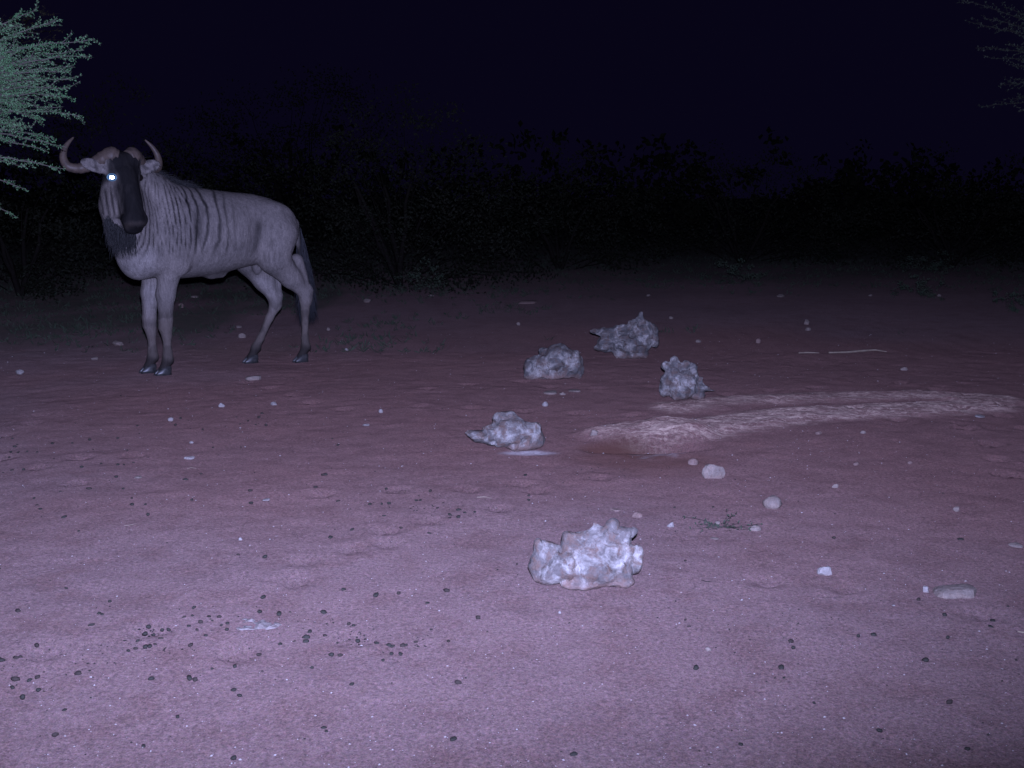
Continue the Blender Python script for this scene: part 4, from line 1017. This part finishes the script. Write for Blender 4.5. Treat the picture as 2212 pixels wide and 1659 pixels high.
# ------------------------------------------------------------------ plants
_pool = np.random.default_rng(3).normal(size=(40000, 3)); POOL = _pool / np.linalg.norm(_pool, axis=1)[:, None]
class Plant:
    def __init__(s, seed): s.r = random.Random(seed); s.wV = []; s.wF = []; s.lR = []; s.k = seed * 101
    def limb(s, pts, r0, r1, sides=4):
        o = len(s.wV); n = len(pts)
        for i, p in enumerate(pts):
            t = pts[min(i + 1, n - 1)] - pts[max(i - 1, 0)]; t = t / (np.linalg.norm(t) + 1e-9)
            a = np.cross(t, (0.21, 0.35, 0.91)); a /= np.linalg.norm(a) + 1e-9; b_ = np.cross(t, a); r = r0 + (r1 - r0) * i / (n - 1)
            for k in range(sides):
                an = 2 * math.pi * k / sides; s.wV.append(p + r * (math.cos(an) * a + math.sin(an) * b_))
        for i in range(n - 1):
            for k in range(sides):
                q = (k + 1) % sides; s.wF.append((o + i * sides + k, o + i * sides + q, o + (i + 1) * sides + q, o + (i + 1) * sides + k))
    def leaf(s, p, d, L, w): s.lR.append((*p, *d, L, w))
    def leaves(s):
        A = np.array(s.lR); n = len(A); p, d, L, w = A[:, :3], A[:, 3:6], A[:, 6:7], A[:, 7:8]
        d = d / (np.linalg.norm(d, axis=1)[:, None] + 1e-9); r = np.random.default_rng(n).normal(size=(n, 3))
        a = np.cross(d, r); a /= np.linalg.norm(a, axis=1)[:, None] + 1e-9; c = np.cross(d, a)
        V = np.stack([p, p + d * L * .5 + a * w + c * w * .3, p + d * L, p + d * L * .5 - a * w + c * w * .3], 1).reshape(-1, 3)
        return V, np.arange(4 * n).reshape(n, 4)
    def rnd(s):
        s.k = (s.k + 1) % len(POOL); return POOL[s.k]
    def path(s, p, d, L, n, wob, sag):
        pts = [np.array(p, float)]; d = np.array(d, float); d /= np.linalg.norm(d)
        for i in range(n):
            pts.append(pts[-1] + d * L / n); d = d + s.rnd() * wob + np.array([0, 0, -sag]); d /= np.linalg.norm(d)
        return pts
    def curve(s, a, b_, bow, n=9, wob=0.012):
        a = np.array(a, float); b_ = np.array(b_, float); L = np.linalg.norm(b_ - a)
        return [a + (b_ - a) * t + np.array([0, 0, bow * L * 4 * t * (1 - t)]) + (s.rnd() * wob * L * (0 < t < 1)) for t in np.linspace(0, 1, n)]
    def clothe(s, pts, twL, ntw, per, leafL, leafw, ncl=4, r=0.0022, start=0.15):
        """twigs with small leaf bunches along a branch"""
        rr = s.r; pts = np.array(pts); n = len(pts) - 1
        def at(t): k = min(int(t * n), n - 1); f = t * n - k; return pts[k] * (1 - f) + pts[k + 1] * f, pts[k + 1] - pts[k]
        def bunch(p, d, c):
            for _ in range(c): s.leaf(p + s.rnd() * 0.011 * rr.random(), d * 0.5 + s.rnd(), leafL * rr.uniform(0.6, 1.2), leafw * rr.uniform(0.7, 1.2))
        for i in range(int(ntw)):
            t = start + (1 - start) * (i + rr.random()) / ntw; p, d = at(min(t, 0.999)); d = d / (np.linalg.norm(d) + 1e-9)
            o = s.rnd(); o -= d * np.dot(o, d); o /= np.linalg.norm(o) + 1e-9
            L = twL * rr.uniform(0.35, 1.0) * (1.1 - 0.75 * t)
            tp = s.path(p, d * 0.9 + o * rr.uniform(0.3, 0.95) + np.array([0, 0, .05]), L, 4, 0.18, 0.02); s.limb(tp, r, r * 0.5, 3)
            m = max(2, int(per * L / 0.1))
            for j in range(m):
                f = (j + 0.5) / m * 4; k = min(int(f), 3); q = tp[k] * (1 - (f - k)) + tp[k + 1] * (f - k); bunch(q, tp[k + 1] - tp[k], ncl)
        m = int(per * np.linalg.norm(pts[-1] - pts[0]) / 0.1 * (1 - start))
        for j in range(m):
            p, d = at(start + (1 - start) * (j + rr.random()) / max(m, 1)); bunch(p, d / (np.linalg.norm(d) + 1e-9), ncl)
    def build(s, name, base, label, cat, trunk_pts, lm, wm='twig', group=None, bark='bark', tr=(0.06, 0.03)):
        root = empty(name, tuple(base)); tag(root, label, cat, group); b0 = np.array(base)
        if trunk_pts:
            sv, sf = s.wV, s.wF; s.wV, s.wF = [], []
            for pts, r0, r1 in trunk_pts: s.limb([np.array(p) for p in pts], r0, r1, 8)
            mesh_obj('trunk', np.array(s.wV) - b0, s.wF, M[bark], root); s.wV, s.wF = sv, sf
        if s.wV: mesh_obj('branches', np.array(s.wV) - b0, s.wF, M[wm], root)
        if s.lR:
            LV, LF = s.leaves(); mesh_obj('crown', LV - b0, LF, M[lm], root, False)
        return root

# thorn tree reaching into the frame from the left
def left_tree():
    T = Plant(5); base = np.array([-3.95, 5.75, ground_z(-3.95, 5.75)])
    hub = base + np.array([0.15, -0.05, 0.65]); tr = [([base - [0, 0, .05], base + [0.03, 0, 0.3], hub], 0.085, 0.06)]
    stems = []
    for dx, dy, z in ((0.55, -0.1, 1.75), (0.35, 0.35, 1.9), (0.45, -0.35, 1.35), (-0.4, 0.2, 1.9), (-0.3, -0.5, 1.7), (0.05, 0.0, 2.2), (0.6, 0.1, 1.1)):
        e = base + np.array([dx, dy, z]); p = T.curve(hub, e, 0.06, 7, 0.02); tr.append((p, 0.042, 0.014)); stems.append(p)
    tips = [(36, 10), (60, 20), (20, 26), (93, 39), (84, 50), (86, 56), (74, 67), (66, 72), (72, 79), (70, 88), (71, 98), (58, 94), (45, 119), (80, 116), (54, 138), (66, 147), (65, 169), (44, 150), (26, 167), (27, 190), (18, 218), (34, 60), (40, 78), (50, 108), (30, 100), (22, 130), (40, 45), (48, 62), (24, 88), (30, 128), (12, 60), (14, 78), (18, 104), (10, 120), (34, 86), (16, 142), (10, 44), (46, 92), (20, 72)]
    rr = T.r
    for i, (x, y) in enumerate(tips):
        tip = at_depth(x, y, 5.6 + rr.uniform(-0.35, 0.35))
        tgt = at_depth(-70 + 0.15 * x, 0.45 * y + 66 + (14 if y > 150 else 0), 5.65 + rr.uniform(-0.15, 0.15))
        st = min(stems, key=lambda p: np.linalg.norm(p[-1] - tgt)); a = st[rr.choice((4, 5, 6))]
        c1 = T.curve(a, tgt, 0.02, 5, 0.02); c2 = T.curve(tgt, tip, 0.05 if y < 120 else 0.035, 12, 0.010)
        T.limb(c1, 0.012, 0.008, 5); T.limb(c2, 0.0075, 0.0018, 4)
        T.clothe(c2, 0.22 if y < 140 else 0.12, 19 if y < 140 else 11, 5.4, 0.0115, 0.0026, 6, start=0.05)
        T.clothe(c1, 0.22, 4, 3.5, 0.013, 0.003, 4)
    for i in range(46):                                             # the rest of the crown, out of the picture
        st = rr.choice(stems); a = st[rr.choice((3, 4, 5, 6))]
        v = T.rnd(); v[2] = abs(v[2]) * 0.7 - 0.15
        e = a + v * rr.uniform(0.6, 1.25)
        if e[0] > -0.472 * e[1] - 0.02: e[0] = -0.472 * e[1] - rr.uniform(0.02, 0.5)
        c2 = T.curve(a, e, 0.05, 9, 0.015); T.limb(c2, 0.010, 0.002, 4); T.clothe(c2, 0.24, 10, 3.2, 0.014, 0.0034, 4)
    T.build('thorn_tree', base, 'grey green thorn tree whose fine twigs reach in from the left edge', 'tree', tr, 'leaf')
left_tree()

def fan_tree(name, label, base, tips, origin_of, seed, lm, depth, jit, twL, ntw, per, leafL, leafw, ncl, extra, side, wm='twig_dim'):
    T = Plant(seed); rr = T.r; base = np.array([base[0], base[1], ground_z(*base)])
    hub = base + np.array([-0.1 * side, 0, 0.9]); tr = [([base - [0, 0, .05], base + [0.05, 0.03, 0.45], hub], 0.11, 0.08)]; stems = []
    for k in range(7):
        a = rr.uniform(0, 6.28); e = hub + np.array([math.cos(a) * 0.9, math.sin(a) * 0.9, rr.uniform(0.9, 2.2)])
        p = T.curve(hub, e, 0.05, 7, 0.02); tr.append((p, 0.05, 0.018)); stems.append(p)
    for (x, y) in tips:
        tip = at_depth(x, y, depth + rr.uniform(-jit, jit)); tgt = at_depth(*origin_of(x, y), depth + rr.uniform(-jit, jit) * .5)
        st = min(stems, key=lambda p: np.linalg.norm(p[-1] - tgt)); c1 = T.curve(st[5], tgt, 0.02, 5, 0.02); c2 = T.curve(tgt, tip, 0.04, 11, 0.012)
        T.limb(c1, 0.014, 0.008, 5); T.limb(c2, 0.007, 0.0018, 4); T.clothe(c2, twL, ntw, per, leafL, leafw, ncl)
    for i in range(extra):
        a = rr.choice(stems)[rr.choice((3, 4, 5, 6))]; v = T.rnd(); v[2] = abs(v[2]) * 0.7 - 0.1; v[0] += 0.5 * side
        e = a + v * rr.uniform(0.7, 1.6)
        c2 = T.curve(a, e, 0.05, 8, 0.02); T.limb(c2, 0.012, 0.003, 4); T.clothe(c2, twL * 1.2, ntw * 0.6, per * 0.6, leafL * 1.3, leafw * 1.4, ncl)
    T.build(name, base, label, 'tree', tr, lm, wm)
fan_tree('thorn_tree', 'faint thorn tree with feathery branch tips at the top right corner', (6.1, 9.6),
         [(962, 1), (970, 22), (983, 18), (975, 48), (1000, 30), (1005, 44), (990, 58), (1012, 66), (1000, 84), (982, 107), (1010, 100), (1018, 112), (1015, 16), (1008, 8), (1020, 50), (1016, 80)],
         lambda x, y: (1110, 0.4 * y + 60), 31, 'leaf_dim', 9.3, 0.4, 0.26, 14, 3.2, 0.020, 0.0042, 4, 34, 1)
fan_tree('dry_tree', 'dim brownish tree behind the twigs at the top left corner', (-6.6, 10.6),
         [(45, 10), (52, 14), (62, 30), (56, 40), (40, 26), (30, 18), (66, 52), (60, 64), (48, 50), (70, 80), (62, 100), (50, 88), (64, 120), (40, 70)],
         lambda x, y: (-60, 0.4 * y + 50), 44, 'leaf_brown', 10.4, 0.4, 0.28, 12, 2.6, 0.022, 0.005, 3, 24, -1)

def bush(name, label, base, w, h, seed, lm, nbr=26, leafs=26, lL=0.05, lw=0.014, group=None, trunk=True, low=0.25, cat='tree'):
    """far bush or umbrella tree: limbs, clumps of leaves with gaps between"""
    T = Plant(seed); rr = T.r; b0 = np.array([base[0], base[1], ground_z(*base)]); tr = []
    for k in range(4 if trunk else 0):
        a = rr.uniform(0, 6.28); tr.append((T.curve(b0 - [0, 0, .05], b0 + np.array([math.cos(a) * w * .15, math.sin(a) * w * .15, h * 0.55]), 0.03, 6, 0.03), 0.018 * h, 0.008 * h))
    for i in range(nbr):
        a = rr.uniform(0, 6.28); u = math.sqrt(rr.random()); rad = w / 2 * u
        top = h * (1 - 0.55 * u ** 2.2) * (1 + 0.10 * math.sin(3 * a + seed)); zt = top * (1 - 0.97 * rr.random() ** 1.15)
        e = b0 + np.array([rad * math.cos(a), rad * math.sin(a), max(zt, 0.06 * h)])
        st = b0 + np.array([0.25 * rad * math.cos(a), 0.25 * rad * math.sin(a), 0.4 * zt])
        if i % 3 == 0: c = T.curve(st, e, 0.08, 6, 0.03); T.limb(c, 0.0035 * h, 0.0012 * h, 3)
        cl = rr.uniform(0.06, 0.13) * w
        for q in range(leafs):
            p = e + T.rnd() * cl * rr.random() ** 0.45 * np.array([1, 1, 0.55])
            if p[2] < b0[2]: continue
            T.leaf(p, T.rnd(), lL * rr.uniform(.6, 1.3), lw)
    return T.build(name, b0, label, cat, tr, lm, group=group, bark='bark_far', wm='bark_far')
def gx(px, y): return (px - 512) / F_PX * y
bush('bush', 'broad dark rounded bush behind the rump of the wildebeest', (gx(400, 15.5), 15.5), 4.0, 2.55, 61, 'leaf_far', 150, 80, 0.05, 0.013, 'dark bushes around the clearing')
bush('bush', 'dark bush right behind the head of the wildebeest', (gx(150, 17), 17.0), 4.2, 2.9, 62, 'leaf_far', 110, 70, 0.055, 0.014, 'dark bushes around the clearing')
bush('bush', 'low dark bush joining the right side of the broad rounded bush', (gx(560, 19), 19.0), 3.6, 2.0, 63, 'leaf_far', 90, 60, 0.06, 0.015, 'dark bushes around the clearing')
bush('bush', 'barely visible dark tree in the distance right of centre', (gx(740, 21), 21.0), 4.6, 2.3, 64, 'leaf_far', 100, 60, 0.06, 0.016, 'dark bushes around the clearing')
bush('bush', 'barely visible dark bush far off at the right edge', (gx(950, 20), 20.0), 4.4, 1.9, 65, 'leaf_far', 100, 60, 0.06, 0.016, 'dark bushes around the clearing')
bush('bush', 'dark bush at the far left behind the thorn tree', (gx(20, 14), 14.0), 2.6, 2.0, 66, 'leaf_far', 70, 70, 0.05, 0.014, 'dark bushes around the clearing')
bush('bush', 'tall dark tree crown far behind everything left of centre', (gx(300, 26), 26.0), 7.0, 4.2, 67, 'leaf_far', 130, 70, 0.08, 0.02, 'dark bushes around the clearing')
def far_woodland():
    T = Plant(97); rr = T.r
    for i in range(150):
        y = rr.uniform(27, 42); x = rr.uniform(-0.75, 0.75) * y; h = rr.uniform(1.4, 3.4); w = rr.uniform(2.5, 5.0); z0 = ground_z(x, y)
        for k in range(16):
            u = math.sqrt(rr.random()); a = rr.uniform(0, 6.28); e = np.array([x + w / 2 * u * math.cos(a), y + w / 2 * u * math.sin(a), z0 + h * (1 - .5 * u * u) * rr.uniform(0.1, 1)])
            for q in range(16): T.leaf(e + T.rnd() * 0.45 * rr.random() ** 0.5 * np.array([1, 1, .6]), T.rnd(), rr.uniform(0.12, 0.26), 0.07)
    LV, LF = T.leaves(); o = mesh_obj('far_woodland', LV, LF, M['leaf_far'], None, False); tag(o, 'black far-off belt of bush along the horizon', 'woodland', kind='stuff')
far_woodland()
SHR = 'small grey green shrubs at the edge of the clearing'
bush('shrub', 'small grey green shrub beyond the spiky boulder', (gx(736, 15.5), 15.5), 0.85, 0.45, 71, 'grass', 26, 26, 0.035, 0.008, SHR, False, 0.1, 'shrub')
bush('shrub', 'small pale shrub at the right on the dark ground', (gx(918, 13.6), 13.6), 0.66, 0.30, 72, 'grass', 24, 26, 0.03, 0.007, SHR, False, 0.1, 'shrub')
bush('shrub', 'faint shrub above the small pale shrub at the right', (gx(928, 18), 18.0), 0.9, 0.42, 73, 'grass', 22, 24, 0.04, 0.009, SHR, False, 0.1, 'shrub')
bush('shrub', 'small yellowish shrub right of the tail of the wildebeest', (gx(421, 14.0), 14.0), 0.75, 0.50, 74, 'grass', 24, 26, 0.035, 0.008, SHR, False, 0.1, 'shrub')
bush('shrub', 'dim shrub at the right edge of the clearing', (gx(1012, 12.2), 12.2), 0.5, 0.22, 75, 'grass', 18, 22, 0.03, 0.007, SHR, False, 0.1, 'shrub')

def weed_sprig():
    T = Plant(81); p = on_ground(1562 * DS, 1140 * DS)
    for k in range(16):
        d = np.array([T.r.uniform(-1.6, 1.6), T.r.uniform(-.5, .5), T.r.uniform(0.02, 0.22)]); c = T.path(p, d, T.r.uniform(0.06, 0.15), 4, 0.2, 0.03)
        for q in c: q[2] = max(q[2], p[2] + 0.003)
        T.limb(c, 0.0012, 0.0006, 3)
        for q in c[1:]:
            for _ in range(2): T.leaf(q, T.rnd() + [0, 0, .4], 0.014, 0.003)
    T.build('weed_sprig', p, 'low green weed sprig right of the top of the large near boulder', 'weed', None, 'grass')
weed_sprig()

# low weeds and grass in the dark beyond the bare sand
def weeds():
    T = Plant(91); rr = T.r; n = 0; pts = []
    for i in range(9000):
        y = 8.8 + 15 * rr.random() ** 1.2; x = rr.uniform(-0.62, 0.62) * y
        pts.append((x, y))
    P = np.array(pts); dens = fbm(np.column_stack([P * 0.9, np.zeros(len(P))]), 3, 77) + 0.5 * smooth(-0.5, -4.0, P[:, 0]) - 0.55 * smooth(-1.0, 3.0, P[:, 0]) * smooth(18, 13, P[:, 1]) + 0.6 * smooth(11, 16, P[:, 1]) - 0.05
    z = ground_zv(P)
    for (x, y), dn, zz in zip(pts, dens, z):
        if dn < rr.uniform(0.0, 0.7): continue
        p = np.array([x, y, zz])
        for _ in range(5):
            d = np.array([rr.uniform(-1, 1), rr.uniform(-1, 1), rr.uniform(0.15, 1.3)]); T.leaf(p + T.rnd() * 0.03 * np.array([1, 1, 0]), d, rr.uniform(0.03, 0.09), 0.005)
    LV, LF = T.leaves(); o = mesh_obj('grass', LV, LF, M['grass'], None, False); tag(o, 'sparse low green weeds and grass beyond the bare sand', 'grass', kind='stuff')
weeds()
